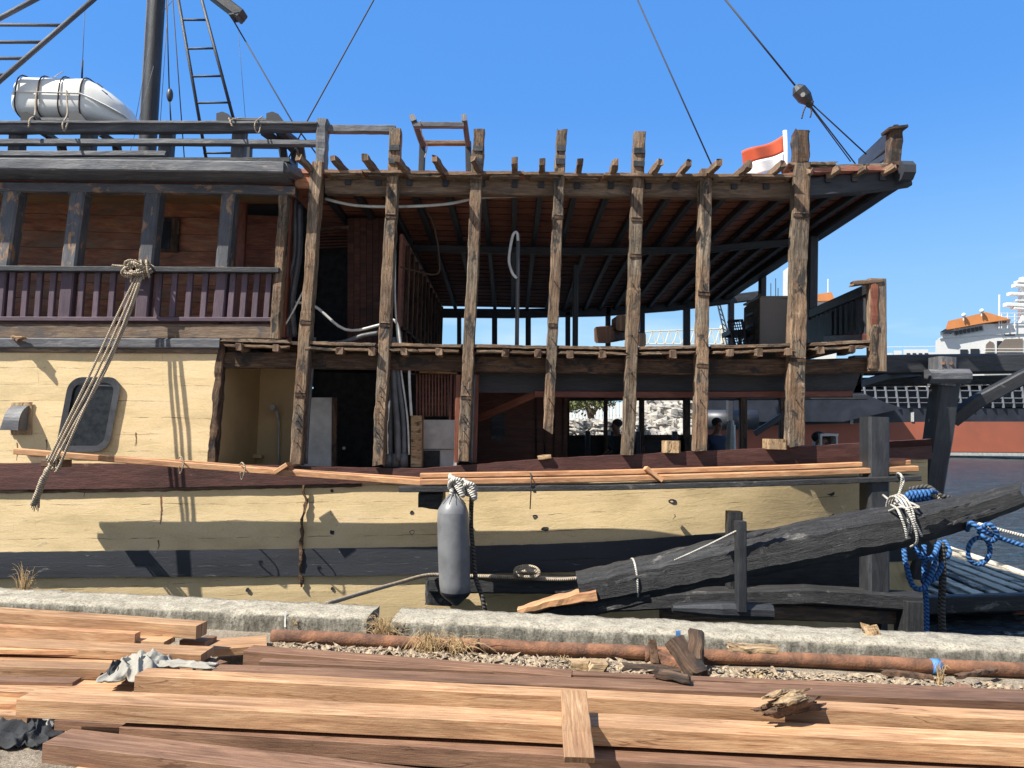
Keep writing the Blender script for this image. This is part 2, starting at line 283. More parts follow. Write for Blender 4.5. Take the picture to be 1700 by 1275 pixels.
# ------------------------------------------------------------------ mesh building
W = {}      # object name -> world origin
class MB:
    def __init__(s): s.v = []; s.f = []; s.uv = []
    def quad(s, ids, uvs): s.f.append(tuple(ids)); s.uv.append(list(uvs))
    def sweep(s, path, w, h, up=V((0, 0, 1)), rough=0, seed=0, step=None, ch=.12, jag0=0, jag1=0, taper=None, caps=True, freq=9):
        """rectangular bar with chamfered edges along a path; w across (path x up), h along up"""
        pts = [V(p) for p in path]
        if step:
            q = [pts[0]]
            for a, b in zip(pts, pts[1:]):
                n = max(1, int((b-a).length/step))
                q += [lerp(a, b, i/n) for i in range(1, n+1)]
            pts = q
        n = len(pts); L = 0; rings = []; u = []
        c = min(w, h)*ch
        sec = [(-w/2+c, -h/2), (w/2-c, -h/2), (w/2, -h/2+c), (w/2, h/2-c), (w/2-c, h/2), (-w/2+c, h/2), (-w/2, h/2-c), (-w/2, -h/2+c)]
        per = [0]
        for a, b in zip(sec, sec[1:]+sec[:1]): per.append(per[-1] + math.hypot(a[0]-b[0], a[1]-b[1]))
        base = len(s.v)
        for i, p in enumerate(pts):
            t = (pts[min(i+1, n-1)] - pts[max(i-1, 0)]).normalized()
            sd = t.cross(up).normalized(); u2 = sd.cross(t).normalized()
            if i: L += (p-pts[i-1]).length
            u.append(L); k = taper(i/(n-1)) if taper else 1.0
            for j, (a, b) in enumerate(sec):
                q = p + sd*a*k + u2*b*k
                if rough: q = q + noise.noise_vector(q*freq + V((seed, seed*.7, seed*1.3)))*rough
                if i == 0 and jag0: q = q - t*jag0*noise.noise(V((j*2.3, seed, 1)))
                if i == n-1 and jag1: q = q + t*jag1*noise.noise(V((j*2.3, seed, 5)))
                s.v.append(q)
        for i in range(n-1):
            for j in range(8):
                a = base+i*8+j; b = base+i*8+(j+1) % 8
                s.quad((a, b, b+8, a+8), ((u[i], per[j]), (u[i], per[j+1]), (u[i+1], per[j+1]), (u[i+1], per[j])))
        if caps:
            s.quad([base+j for j in range(7, -1, -1)], [(sec[j][1]*.3+7, sec[j][0]) for j in range(7, -1, -1)])
            e = base+(n-1)*8
            s.quad([e+j for j in range(8)], [(sec[j][1]*.3+3, sec[j][0]) for j in range(8)])
        return s
    def tube(s, path, r, n=8, taper=None, smooth=0, rough=0, freq=8):
        pts = [V(p) for p in path]
        if smooth: pts = spline(pts, smooth)
        m_ = len(pts); base = len(s.v); L = 0; us = []
        nrm = None
        for i, p in enumerate(pts):
            t = (pts[min(i+1, m_-1)] - pts[max(i-1, 0)]).normalized()
            if nrm is None: nrm = t.orthogonal().normalized()
            nrm = (nrm - t*nrm.dot(t)); nrm = nrm.normalized() if nrm.length > 1e-6 else t.orthogonal().normalized()
            bn = t.cross(nrm)
            if i: L += (p-pts[i-1]).length
            us.append(L); k = r*(taper(i/(m_-1)) if taper else 1)
            for j in range(n):
                a = 2*math.pi*j/n; q = p + nrm*math.cos(a)*k + bn*math.sin(a)*k
                if rough: q = q + noise.noise_vector(q*freq)*rough
                s.v.append(q)
        for i in range(m_-1):
            for j in range(n):
                a = base+i*n+j; b = base+i*n+(j+1) % n
                s.quad((a, b, b+n, a+n), ((us[i], j/n), (us[i], (j+1)/n), (us[i+1], (j+1)/n), (us[i+1], j/n)))
        s.quad([base+j for j in range(n-1, -1, -1)], [(0, 0)]*n); e = base+(m_-1)*n
        s.quad([e+j for j in range(n)], [(0, 0)]*n)
        return s
    def grid(s, rows, thick=None, flip=False):
        """rows[i][j] points -> sheet with metric UV (u along j, v along i); thick = offset vector for a back sheet + rim"""
        nr, nc = len(rows), len(rows[0]); base = len(s.v); U = []; Vv = []
        for i in range(nr):
            L = 0; ru = []
            for j in range(nc):
                if j: L += (rows[i][j]-rows[i][j-1]).length
                ru.append(L); s.v.append(V(rows[i][j]))
            U.append(ru)
        for i in range(nr):
            Vv.append([0 if i == 0 else Vv[i-1][j] + (rows[i][j]-rows[i-1][j]).length for j in range(nc)])
        for i in range(nr-1):
            for j in range(nc-1):
                a = base+i*nc+j; ids = (a, a+1, a+nc+1, a+nc)
                uv = ((U[i][j], Vv[i][j]), (U[i][j+1], Vv[i][j+1]), (U[i+1][j+1], Vv[i+1][j+1]), (U[i+1][j], Vv[i+1][j]))
                if flip: ids = ids[::-1]; uv = uv[::-1]
                s.quad(ids, uv)
        if thick is not None:
            b2 = len(s.v)
            for i in range(nr):
                for j in range(nc): s.v.append(V(rows[i][j]) + thick)
            for i in range(nr-1):
                for j in range(nc-1):
                    a = b2+i*nc+j; s.quad((a+nc, a+nc+1, a+1, a), ((U[i+1][j], Vv[i+1][j]), (U[i+1][j+1], Vv[i+1][j+1]), (U[i][j+1], Vv[i][j+1]), (U[i][j], Vv[i][j])))
            rim = [(0, j) for j in range(nc)] + [(i, nc-1) for i in range(1, nr)] + [(nr-1, j) for j in range(nc-2, -1, -1)] + [(i, 0) for i in range(nr-2, 0, -1)]
            tl = thick.length
            for (a, b) in zip(rim, rim[1:]+rim[:1]):
                i0 = a[0]*nc+a[1]; i1 = b[0]*nc+b[1]; ua = U[a[0]][a[1]]+Vv[a[0]][a[1]]; ub = U[b[0]][b[1]]+Vv[b[0]][b[1]]
                s.quad((base+i1, base+i0, b2+i0, b2+i1), ((ub, 0), (ua, 0), (ua, tl), (ub, tl)))
        return s
    def blob(s, c, rx, ry, rz, nu=12, nv=8, rough=0, freq=3, seed=0):
        base = len(s.v)
        for i in range(nv+1):
            for j in range(nu):
                th = math.pi*i/nv; ph = 2*math.pi*j/nu
                q = V((math.sin(th)*math.cos(ph), math.sin(th)*math.sin(ph), math.cos(th)))
                k = 1 + (noise.noise(q*freq + V((seed, 0, 0)))*rough if rough else 0)
                s.v.append(V((c[0]+q.x*rx*k, c[1]+q.y*ry*k, c[2]+q.z*rz*k)))
        for i in range(nv):
            for j in range(nu):
                a = base+i*nu+j; b = base+i*nu+(j+1) % nu
                s.quad((a, a+nu, b+nu, b), ((j/nu, i/nv), (j/nu, (i+1)/nv), ((j+1)/nu, (i+1)/nv), ((j+1)/nu, i/nv)))
        return s
    def box(s, a, b):
        """axis aligned from corner a to corner b"""
        a, b = V(a), V(b); y = (a.y+b.y)/2; z = (a.z+b.z)/2
        return s.sweep([(a.x, y, z), (b.x, y, z)], abs(b.y-a.y), abs(b.z-a.z), ch=.04)
def spline(pts, k):
    out = []
    n = len(pts)
    for i in range(n-1):
        p0 = pts[max(i-1, 0)]; p1 = pts[i]; p2 = pts[i+1]; p3 = pts[min(i+2, n-1)]
        for j in range(k):
            t = j/k
            out.append(.5*((2*p1) + (p2-p0)*t + (2*p0-5*p1+4*p2-p3)*t*t + (3*p1-p0-3*p2+p3)*t**3))
    out.append(pts[-1]); return out
def put(name, mb, mat, parent=None, smooth=False, origin=None, label=None):
    o_ = V(origin) if origin else sum(mb.v, V())/max(1, len(mb.v))
    me = bpy.data.meshes.new(name)
    me.from_pydata([v-o_ for v in mb.v], [], mb.f)
    uvl = me.uv_layers.new(name='UVMap'); k = 0; flat = []
    for u in mb.uv:
        for p in u: flat += [p[0], p[1]]
    uvl.data.foreach_set('uv', flat)
    if smooth: me.polygons.foreach_set('use_smooth', [True]*len(me.polygons))
    me.materials.append(MT[mat]); me.update()
    o = bpy.data.objects.new(name, me); COL.objects.link(o)
    W[o.name] = o_
    if parent: o.parent = parent; o.location = o_ - W[parent.name]
    else: o.location = o_
    if label: o['label'] = label
    return o
def thing(name, label, cat, loc, group=None):
    o = bpy.data.objects.new(name, None); o.empty_display_size = .1; COL.objects.link(o); o.location = V(loc); W[o.name] = V(loc)
    return tag(o, label, cat, group)
def tag(o, label, cat, group=None):
    o['label'] = label; o['category'] = cat
    if group: o['group'] = group
    return o
def struct(name, mb, mat, kind='structure', smooth=False, label=None):
    o = put(name, mb, mat, smooth=smooth); o['kind'] = kind
    if label: o['label'] = label
    return o
YUP = V((0, 1, 0))
def bar(name, pts, tpx, Y, depth, mat, parent=None, rough=0, step=None, mb=None, lift=None, **kw):
    """bar whose front face follows pixel points at distance Y (number or one per point); tpx = thickness in picture px"""
    Ys = Y if isinstance(Y, (list, tuple)) else [Y]*len(pts)
    path = [P(x, y, yy) + V((0, depth/2, 0)) for (x, y), yy in zip(pts, Ys)]
    th = tpx*(sum(Ys)/len(Ys))/FPX
    m_ = mb or MB()
    # up = Y so h runs in depth, w in the picture plane
    m_.sweep(path, th, depth, up=YUP, rough=rough, seed=pts[0][0]*.37+pts[0][1]*.11, step=step, **kw)
    if mb: return None
    return put(name, m_, mat, parent)
def rope(name, pts, r, mat, parent=None, k=6, n=8, mb=None):
    m_ = mb or MB(); m_.tube(pts, r, n, smooth=k)
    if mb: return None
    return put(name, m_, mat, parent, smooth=True)

# =================================================================== SETTING
mb = MB(); rows = []; nr_, nc_ = 430, 260
for i in range(nr_):
    Y = 6.0*(260/6.0)**(i/(nr_-1)); row = []
    for j in range(nc_):
        k_ = j/(nc_-1); X = Y*(-1.3+.4*k_/.1 if k_ < .1 else (-.9+1.9*(k_-.1)/.85 if k_ < .95 else 1.0+(k_-.95)*12))
        h_ = .045*noise.noise(V((X*.7, Y*1.5, 0)))+.035*noise.noise(V((X*2.2+5, Y*4.5, 3)))+.015*noise.noise(V((X*6, Y*11, 7)))
        row.append(V((X, Y, -1.15+h_*(.35+.65*min(1, Y/16)))))
    rows.append(row)
for Y in (600, 2600): rows.append([V((p.x/260*Y*(2 if abs(p.x/260) > .9 else 1), Y, -1.15)) for p in rows[nr_-1]])
mb.grid(rows); struct('water', mb, 'water', smooth=True)
def qdir(X): return -X*math.tan(R(3.9))
YB = 5.62
rows = []
for i in range(40):
    t = i/39; row = []
    for j in range(121):
        X = -9+18*j/120; yend = YB+.38+qdir(X); Y = lerp(-6, 1.9, i/6) if i < 7 else lerp(1.9, yend, (i-6)/33)
        z = .012*noise.noise(V((X*2, Y*2, 0))) + (.05*max(0, min(1, (Y-(yend-1.05))/.5)) if i < 39 else .03)
        row.append(V((X, Y, z)))
    rows.append(row)
rows.append([V((p.x, p.y+.004, -2)) for p in rows[-1]])
mb = MB(); mb.grid(rows); struct('quay_ground', mb, 'ground', smooth=True)

# ------------------------------------------------------------------ quay blocks
def block(px0, px1, label, seed):
    a = G(px0, ip([(0, 993), (66, 996), (598, 1024), (1000, 1043), (1700, 1078)], px0), .2); b = G(px1, ip([(0, 993), (66, 996), (598, 1024), (1000, 1043), (1700, 1078)], px1), .2)
    d = (b-a).normalized(); nrm = V((-d.y, d.x, 0)); L = (b-a).length; n = int(L/.03); w_, h_ = .36, .22
    mb = MB(); sec = []
    for k in range(7): sec.append((0, -h_ + h_*k/7))
    for k in range(7): sec.append((.0 + w_*k/6, 0))
    for k in range(1, 4): sec.append((w_, -h_*k/3))
    rows = []
    for (o, z) in sec:
        row = []
        for i in range(n+1):
            p = a + d*(L*i/n) + nrm*o + V((0, 0, z))
            e = noise.noise(p*6+V((seed, 0, 0)))*.012 + noise.noise(p*22)*.006
            edge = (o == 0 and z == 0) or (o == w_ and z == 0)
            p = p + V((0, 0, e if z > -.01 else 0)) - nrm*(e*1.2 if o == 0 else 0)
            if edge: p = p + (nrm if o == 0 else -nrm)*(.016+max(0, noise.noise(p*11))*.03) - V((0, 0, .010+max(0, noise.noise(p*9+V((3, 0, 0))))*.022))
            if i in (0, n): p = p + d*(1 if i == 0 else -1)*(.012*(1+noise.noise(p*20)))
            row.append(p)
        rows.append(row)
    mb.grid(rows, flip=True)
    base = len(mb.v)
    for idx in (0, n):
        ring = [rows[i][idx] for i in range(len(rows))]; k0 = len(mb.v); mb.v += ring
        ids = list(range(k0, k0+len(ring)));  ids = ids if idx else ids[::-1]
        mb.quad(ids, [(0, 0)]*len(ids))
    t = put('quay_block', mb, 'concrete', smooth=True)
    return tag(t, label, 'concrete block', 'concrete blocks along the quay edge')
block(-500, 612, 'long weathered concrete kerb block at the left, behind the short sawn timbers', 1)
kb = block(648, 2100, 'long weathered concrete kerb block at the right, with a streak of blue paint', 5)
def on_block(px, py, dy=-.006):   # point on the front face of the blocks
    a = G(0, 993, .2); b = G(1700, 1078, .2); d = (b-a).normalized(); nr = V((-d.y, d.x, 0))
    rr = ray(px, py); t = (a-EYE).dot(nr)/rr.dot(nr); return EYE+rr*t + nr*dy
mb = MB(); pa, pb = on_block(1125, 1046, -.02), on_block(1128, 1074, -.02)
mb.sweep([pa, pb], .035, .005, up=V((0, 1, 0)), step=.02, rough=.004, freq=40)
put('paint_streak', mb, 'bluepaint', kb)
mb = MB(); mb.sweep([on_block(476, 1014, -.02), on_block(475, 1040, -.02)], .014, .004, up=YUP, step=.02, rough=.003, freq=40)
put('paint_streak', mb, 'white', bpy.data.objects['quay_block'])

# ------------------------------------------------------------------ rusty pipe
a = G(452, 1056, .10); b = G(1700, 1112, .10); d = (b-a)
t = thing('rusty_pipe', 'long rusty iron pipe lying along the foot of the concrete kerb blocks', 'pipe', a)
mb = MB(); mb.tube([a + d*(i/60*1.25) + V((0, 0, noise.noise(V((i*.15, 0, 0)))*.008)) for i in range(61)], .047, 16, rough=.0025, freq=14); put('pipe_body', mb, 'rust', t, smooth=True)
for px, py in ((790, 1072), (1075, 1085)):
    c = G(px, py, .10); mb = MB(); mb.tube([c-d.normalized()*.02, c+d.normalized()*.02], .055, 14); put('pipe_joint', mb, 'rust', t, smooth=True)
c = G(1553, 1106, .10); mb = MB(); mb.tube([c-d.normalized()*.03, c+d.normalized()*.03], .0495, 14); put('paint_band', mb, 'bluepaint', t, smooth=True)

# =================================================================== THE SHIP
ship = thing('wooden_ship', 'big cream and black wooden sailing ship under repair, its stern side stripped to bare frames', 'ship', (0, 12.5, -1.15))
def HY(X, z):
    y = 9.0
    if z < .2: y += (.2-z)**2*.08
    if X > 1.0 and z < 1.6:
        t = min(1.3, (X-1.0)/4.4); y += t*t*(.12 + max(0, 1.35-z)*.62)
    return y
def H(px, py, off=0):
    Y = 9.0
    for _ in range(8):
        p = P(px, py, Y); Y = HY(p.x, p.z)
    return P(px, py, Y+off)
def band(name, top, bot, x0, x1, off, mat, nrow=6, thick=.07, right=None, left=None, label=None, n=None):
    n = n or int((x1-x0)/12); rows = []
    for i in range(nrow+1):
        v = i/nrow; row = []
        for j in range(n+1):
            x = x0+(x1-x0)*j/n
            yt, yb = ip(top, x), ip(bot, x); y = lerp(yb, yt, v)
            xx = x
            if right and j == n: xx = lerp(right[1], right[0], v) + random.uniform(-3, 3)*(1 if nrow > 3 else .5)
            p = H(xx, y, off); p.y += noise.noise(V((p.x*1.3, p.z*3, off*50)))*.008
            if i in (0, nrow): p.z += noise.noise(V((p.x*9, i*5, 3)))*.007
            row.append(p)
        rows.append(row)
    mb = MB(); mb.grid(rows, thick=V((0, thick, 0)))
    return put(name, mb, mat, ship, label=label)
X0 = -420
topY = [(-420, 574), (0, 582), (362, 588)]
waleT = [(-420, 768), (0, 769), (345, 770), (480, 774), (600, 777), (700, 778), (915, 761), (1100, 752), (1300, 743), (1545, 729)]
waleB = [(-420, 816), (0, 813), (200, 811), (430, 806), (700, 800), (1000, 785), (1300, 775), (1545, 762)]
y2B = [(-420, 918), (0, 917), (170, 915), (480, 912), (735, 908), (900, 904), (1000, 900), (1100, 893), (1280, 878), (1440, 860), (1545, 848)]
blB = [(-420, 964), (0, 960), (200, 958), (560, 956), (735, 953), (900, 950), (1100, 946), (1300, 940), (1545, 930)]
botB = [(-420, 1180), (0, 1160), (735, 1120), (1545, 1070)]
hull = band('upper_planking', topY, waleT, X0, 355, 0, 'yellow', 9, right=(361, 345), thick=.08)
band('rubbing_strake', waleT, waleB, X0, 1547, -.05, 'maroon', 3, thick=.14)
low = band('side_planking', waleB, y2B, X0, 1540, 0, 'yellow', 7)
band('black_wale', y2B, blB, X0, 1540, -.035, 'blackh', 4, thick=.12)
band('bottom_planking', blB, botB, X0, 1540, .01, 'yellow', 7)
bar('ragged_paint_edge', [(x_, ip(waleB, x_)+3) for x_ in range(-420, 660, 60)], 6, 8.975, .05, 'stub', ship, rough=.012, step=.04, freq=9)
# jagged cut edge of the upper planking
bar('cut_plank_edge', [(366, 568), (356, 690), (350, 768)], 13, 9.0, .13, 'framed', ship, rough=.02, step=.05)
# strips above the upper planking
bar('sheer_strip', [(-420, 573), (0, 581), (362, 583)], 8, 8.97, .08, 'greybrown', ship, rough=.003, step=.2)
bar('sheer_rail', [(-420, 562), (0, 569), (364, 570)], 17, 8.93, .14, 'greyr', ship, rough=.004, step=.15)
bar('weathered_board', [(-420, 542), (0, 549), (456, 550)], 24, 9.0, .07, 'greybrown', ship, rough=.006, step=.12, jag1=.1)
# bolt holes and rust marks in the lower planking
for i, (x, y, r_) in enumerate([(551, 852, 3), (551, 884, 4), (551, 815, 3), (684, 851, 3.5), (684, 884, 4), (412, 980, 4), (552, 978, 3), (888, 858, 4), (905, 878, 4), (1117, 857, 4),
                     (1117, 833, 5), (1379, 819, 4), (1380, 855, 4), (887, 815, 3), (907, 930, 3)]):
    c = H(x, y, -.003); rr = r_*c.y/FPX*1.0; mb = MB(); n = 9; k0 = len(mb.v)
    for j in range(n):
        a_ = 2*math.pi*j/n; q = rr*(.75+.5*random.random()); mb.v.append(c + V((math.cos(a_)*q*(1.6 if i in (8, 10, 11) else 1), 0, math.sin(a_)*q)))
    mb.v.append(c+V((0, .004, 0)))
    for j in range(n): mb.quad((k0+(j+1) % n, k0+j, k0+n), [(0, 0)]*3)
    put('bolt_hole', mb, 'clothd', ship)
for (x, y0, y1, m_) in [(267, 823, 871, 'rust'), (263, 897, 914, 'rust'), (77, 730, 752, 'rust'), (28, 735, 765, 'rust'), (140, 805, 825, 'framed'), (225, 718, 740, 'rust'), (1102, 838, 860, 'clothd')]:
    if x == 1102: continue
    mb = MB(); mb.sweep([H(x, y0, -.004), H(x+1, (y0+y1)/2, -.004), H(x-1, y1, -.004)], .022 if y1-y0 > 40 else .012, .004, up=YUP, step=.02, rough=.005, freq=40, taper=lambda t: 1-.7*t)
    put('rust_run', mb, m_, ship)
# cracks / split paint seams
for pts in [[(362, 700), (420, 702), (455, 703)], [(185, 712), (230, 709), (245, 711)], [(186, 617), (196, 616)], [(878, 853), (895, 858), (930, 855)]]:
    pass
# rotten seam hanging strip at x=505
mb = MB(); mb.sweep([H(505, 806, -.03), H(507, 830, -.04), H(503, 860, -.04), (H(501, 890, -.04)), H(499, 930, -.05), H(500, 974, -.03)], .035, .03, up=YUP, step=.025, rough=.03, freq=14); put('rotten_caulking', mb, 'bark', ship)

# ---- porthole window
wnd = bar('window', [(150, 625), (150, 750)], 10, 8.95, .02, 'black', ship) if False else None
def rrect(cx, cy, w_, h_, r_, n=6):
    out = []
    for (sx_, sy_, a0) in ((1, -1, -90), (1, 1, 0), (-1, 1, 90), (-1, -1, 180)):
        for k in range(n+1):
            a_ = R(a0+90*k/n); out.append((cx+sx_*(w_/2-r_)+math.cos(a_)*r_, cy+sy_*(h_/2-r_)+math.sin(a_)*r_))
    return out
def shear(pts, k, cy): return [(x-(y-cy)*k, y) for x, y in pts]
mb = MB(); base_ = shear(rrect(147, 688, 88, 124, 22), .19, 688); n = len(base_)
ring = [H(x, y, -.045) for x, y in base_]; inn = [H(x, y, -.035) for x, y in shear(rrect(147, 688, 68, 104, 15), .19, 688)]; back = [H(x, y, .03) for x, y in base_]; ib = [H(x, y, .05) for x, y in shear(rrect(147, 688, 68, 104, 15), .19, 688)]
mb.v = ring+inn+back+ib
for i in range(n):
    j = (i+1) % n
    mb.quad((i, j, n+j, n+i), [(0, 0), (.1, 0), (.1, .1), (0, .1)]); mb.quad((2*n+i, 2*n+j, j, i), [(0, 0), (.1, 0), (.1, .1), (0, .1)]); mb.quad((n+i, n+j, 3*n+j, 3*n+i), [(0, 0), (.1, 0), (.1, .1), (0, .1)])
wf = put('cabin_window', mb, 'iron', ship)
mb = MB(); mb.v = [H(x, y, -.006) for x, y in shear(rrect(147, 688, 70, 106, 15), .19, 688)]; mb.quad(range(len(mb.v)), [(0, 0)]*len(mb.v)); put('pane', mb, 'glass', wf)
mb = MB(); bar('', [(118, 637), (192, 640)], 4, 8.975, .02, 'iron', mb=mb); put('glazing_bar', mb, 'greyr', wf)
# ---- vent cowl
mb = MB(); rows = []
for k in range(9):
    a_ = R(90*k/8); yy = 9.0-.20*math.sin(a_)
    rows.append([P(25, 674, 9) + V((-.01, -.19*math.sin(a_), -.22*(1-math.cos(a_)))), P(50, 674, 9) + V((0, -.19*math.sin(a_), -.22*(1-math.cos(a_))))])
rows.append([rows[-1][0]+V((-.03, 0, -.07)), rows[-1][1]+V((-.0, 0, -.07))])
mb.grid(rows, thick=V((0, .012, .008)))
for s_, px in ((0, 25), (1, 50)):
    ks = [r[s_] for r in rows]; c = P(px, 717, 9); k0 = len(mb.v); mb.v += ks+[V((ks[-1].x, 9, ks[-1].z))]; ids = list(range(k0, len(mb.v))); mb.quad(ids, [(0, 0)]*len(ids))
cow = put('vent_cowl', mb, 'greyr', ship)
mb = MB(); mb.sweep([P(36, 668, 8.985), P(35, 722, 8.985)], .25, .015, up=YUP, step=.03, rough=.006, freq=20); put('vent_flange', mb, 'split', cow)
# small scupper spout
mb = MB(); mb.tube([P(22, 560, 9), P(30, 563, 8.85), P(33, 566, 8.80)], .03, 10); sp_ = put('scupper', mb, 'rust', ship)
mb = MB(); mb.blob(P(33, 561, 8.86), .09, .05, .02, rough=.6); put('driftwood_scrap', mb, 'split', sp_)

# ---- the heavy bare frames
FR = [(490, 770, 526, 268, 19), (627, 769, 656, 212, 19), (769, 766, 795, 213, 19), (911, 716, 933, 213, 17), (1044, 754, 1063, 217, 20), (1164, 748, 1173, 280, 20), (1322, 740, 1333, 270, 27)]
def stepf(i):
    rr_ = random.Random(i*7+1); c_ = sorted(rr_.uniform(.05, .95) for _ in range(5)); v_ = [rr_.uniform(.94, 1.04) for _ in range(6)]
    return lambda t: v_[sum(t > q_ for q_ in c_)]
for i, (xb, yb, xt, yt, wd) in enumerate(FR):
    npt = 9; pts = []
    for k in range(npt):
        t_ = k/(npt-1); pts.append((lerp(xb, xt, t_)+random.uniform(-.8, .8), lerp(yb, yt, t_)))
    f = bar('frame', pts, wd, 8.88, .17, 'frame', ship, rough=.008, step=.03, jag0=.10, jag1=.05, freq=7, ch=.07, taper=stepf(i))
    # spikes left in the wood
    for yy in ([640, 655, 670, 688, 700, 716, 733] if i < 3 else [470, 560, 620, 668]):
        if yy > yb: continue
        yy += random.uniform(-5, 5); t_ = (yb-yy)/(yb-yt); x = lerp(xb, xt, t_)+random.uniform(-3, 3); c = P(x, yy, 8.88)
        mb = MB(); mb.tube([c+V((0, .02, 0)), c+V((random.uniform(-.03, -.01), -.05, .012))], .006, 6); put('nail', mb, 'iron', f)
    for yy in random.Random(i).sample(range(int(yt)+90, int(yb)-60, 60), 2):
        t_ = (yb-yy)/(yb-yt); x = lerp(xb, xt, t_)
        mb = MB(); bar('', [(x, yy), (x+.2, yy-5)], wd*.97, 8.868, .03, '', mb=mb, rough=.006, step=.02, ch=.02); put('notch_shade', mb, 'framed', f)  # dark strip stands in for the shade inside a lap notch
        mb = MB(); bar('', [(x, yy-6), (x+.1, yy-8)], wd*.9, 8.862, .03, '', mb=mb, rough=.006, step=.02, ch=.02); put('lap_edge', mb, 'frame', f)
    # mortise notches with dark bolt plates near the top
    if i in (1, 2, 3, 4):
        for yy in (yt+28, yt+50):
            mb = MB(); bar('', [(lerp(xb, xt, (yb-yy)/(yb-yt)), yy), (lerp(xb, xt, (yb-yy)/(yb-yt)), yy+9)], wd*.9, 8.862, .03, '', mb=mb, rough=.01, step=.03); put('notch_block', mb, 'black', f)
bar('frame_head', [(1333, 268), (1334, 214)], 24, 8.88, .2, 'framed', ship, rough=.02, step=.04, jag1=.05)
bar('frame_head', [(531, 285), (533, 208), (535, 196)], 18, 8.92, .16, 'greyr', ship, rough=.012, step=.04)

# ---- roof deck over the stern
roofT = [(480, 281), (546, 283), (1000, 290), (1306, 291), (1340, 281), (1510, 275)]
farT = [(560, 497), (735, 503), (950, 507), (1100, 500), (1260, 482), (1400, 455)]
def zn(X):          # z of roof top at near edge for world X
    px = CX + X/9.0*FPX
    return P(px, ip(roofT, px), 9.0).z
def zf(X):
    px = CX + X/16.9*FPX
    return P(px, ip(farT, px), 16.9).z
Xr0, Xr1 = P(455, 281, 9).x, P(1510, 280, 9).x
def roofz(X, Y):
    t = (Y-9.0)/7.9; return lerp(zn(X), zf(X), t) + .16*4*t*(1-t)*.5
rows = []
nY, nX = 14, 44
for i in range(nY+1):
    Y = 8.93+(16.95-8.93)*i/nY
    rows.append([V((lerp(Xr0, Xr1, j/nX), Y + (noise.noise(V((j*1.7, 0, 2)))*.03 if i == 0 else 0), roofz(lerp(Xr0, Xr1, j/nX), Y)-.062)) for j in range(nX+1)])
mb = MB(); mb.grid(rows, thick=V((0, 0, .055)), flip=False); roof = put('deck_planking', mb, 'ceil', ship, label='red brown upper deck planking over the open stern saloon')
# board joints under the roof as thin strips (boards run fore and aft)
for k in range(26):
    Y = 9.3+k*.30
    if Y > 16.8: break
    mb = MB(); mb.sweep([V((lerp(Xr0+.1, Xr1-.1, j/10), Y, roofz(lerp(Xr0+.1, Xr1-.1, j/10), Y)-.066)) for j in range(11)], .015, .012, up=V((0, 0, 1))); put('seam_batten', mb, 'framed', roof)
# splintered edge boards
for (x0, x1, yo, sd) in [(540, 600, 286, 1), (603, 668, 286, 7), (671, 740, 287, 2), (742, 800, 288, 8), (803, 870, 288, 3), (872, 935, 289, 9), (938, 1000, 290, 4), (1002, 1062, 290, 10), (1064, 1120, 291, 5), (1122, 1175, 291, 11), (1178, 1240, 291, 6), (1242, 1314, 292, 12)]:
    q = random.uniform(-1.2, 1.2); bar('edge_board', [(x0, yo-1+q), (x1, yo-1+random.uniform(-1, 1))], 5, 8.83+random.uniform(-.03, .02), .2, 'stub', ship, rough=.005, step=.04, jag0=.12, jag1=.12, freq=14, ch=.04)
    bar('edge_board', [(x0+8, yo+4), (x1-9, yo+4.5+q)], 4, 8.86, .15, 'frame', ship, rough=.005, step=.04, jag0=.1, jag1=.1, freq=14, ch=.04)
# rafters
stubs = [516, 572, 622, 674, 734, 795, 849, 903, 963, 1019, 1081, 1127, 1173, 1224, 1277, 1330, 1376, 1420, 1466]
for i, x in enumerate(stubs):
    p = P(x+ (6 if x < 850 else -4), 282, 8.8); X = p.x*9.0/8.8
    if x > 1300: X = P(x, 282, 9).x
    ys = [9.0+7.8*k/10 for k in range(11)]
    mb = MB(); mb.sweep([V((X, Y, roofz(X, Y)-.115)) for Y in ys], .075, .11, ch=.1); rf = put('rafter', mb, 'black', ship)
    mb = MB(); z0 = roofz(X, 9.0)-.055 + (.02 if x < 1300 else -.03); q = 8.58 if x < 1300 else 8.86
    xo = -.09 if x < 800 else (.07 if x > 1050 else 0)
    mb.sweep([V((X+xo+random.uniform(-.01, .01), q+random.uniform(-.03, .05), z0+.045)), V((X, 9.02, z0))], .07, .085, rough=.014, step=.04, jag0=.06, seed=i); put('rafter_end', mb, 'stub', rf)
# longitudinal beam below the rafters (near side), girder and far header
bar('sheer_beam', [(540, 307), (800, 309), (1060, 312), (1318, 315)], 28, 9.03, .13, 'greybrown', ship, rough=.008, step=.12)
bar('sheer_beam', [(1340, 310), (1430, 303), (1512, 291)], 34, 9.03, .13, 'black', ship, rough=.004, step=.12)
bar('deck_edge', [(1318, 281), (1400, 277), (1500, 274)], 8, 8.95, .2, 'frame', ship, rough=.010, step=.05, jag0=.1, freq=7, ch=.05)
bar('deck_edge', [(1312, 272), (1385, 270)], 5, 8.9, .3, 'frame', ship, rough=.01, step=.05, jag0=.1, jag1=.1, freq=7, ch=.05)
mb = MB(); mb.sweep([P(1500, 283, 8.95), P(1501, 288, 9.2), V((Xr1, 16.95, zf(Xr1)-.05))], .2, .2, rough=.006, step=.3, up=V((0, 0, 1)))
put('aft_beam', mb, 'black', ship)
mb = MB(); c = P(1506, 285, 8.9); mb.sweep([c+V((-.10, 0, 0)), c+V((.045, 0, 0))], .24, .23, ch=.3); put('corner_cap', mb, 'blackh', ship)
gx0, gx1 = P(640, 440, 11.9).x, 4.75
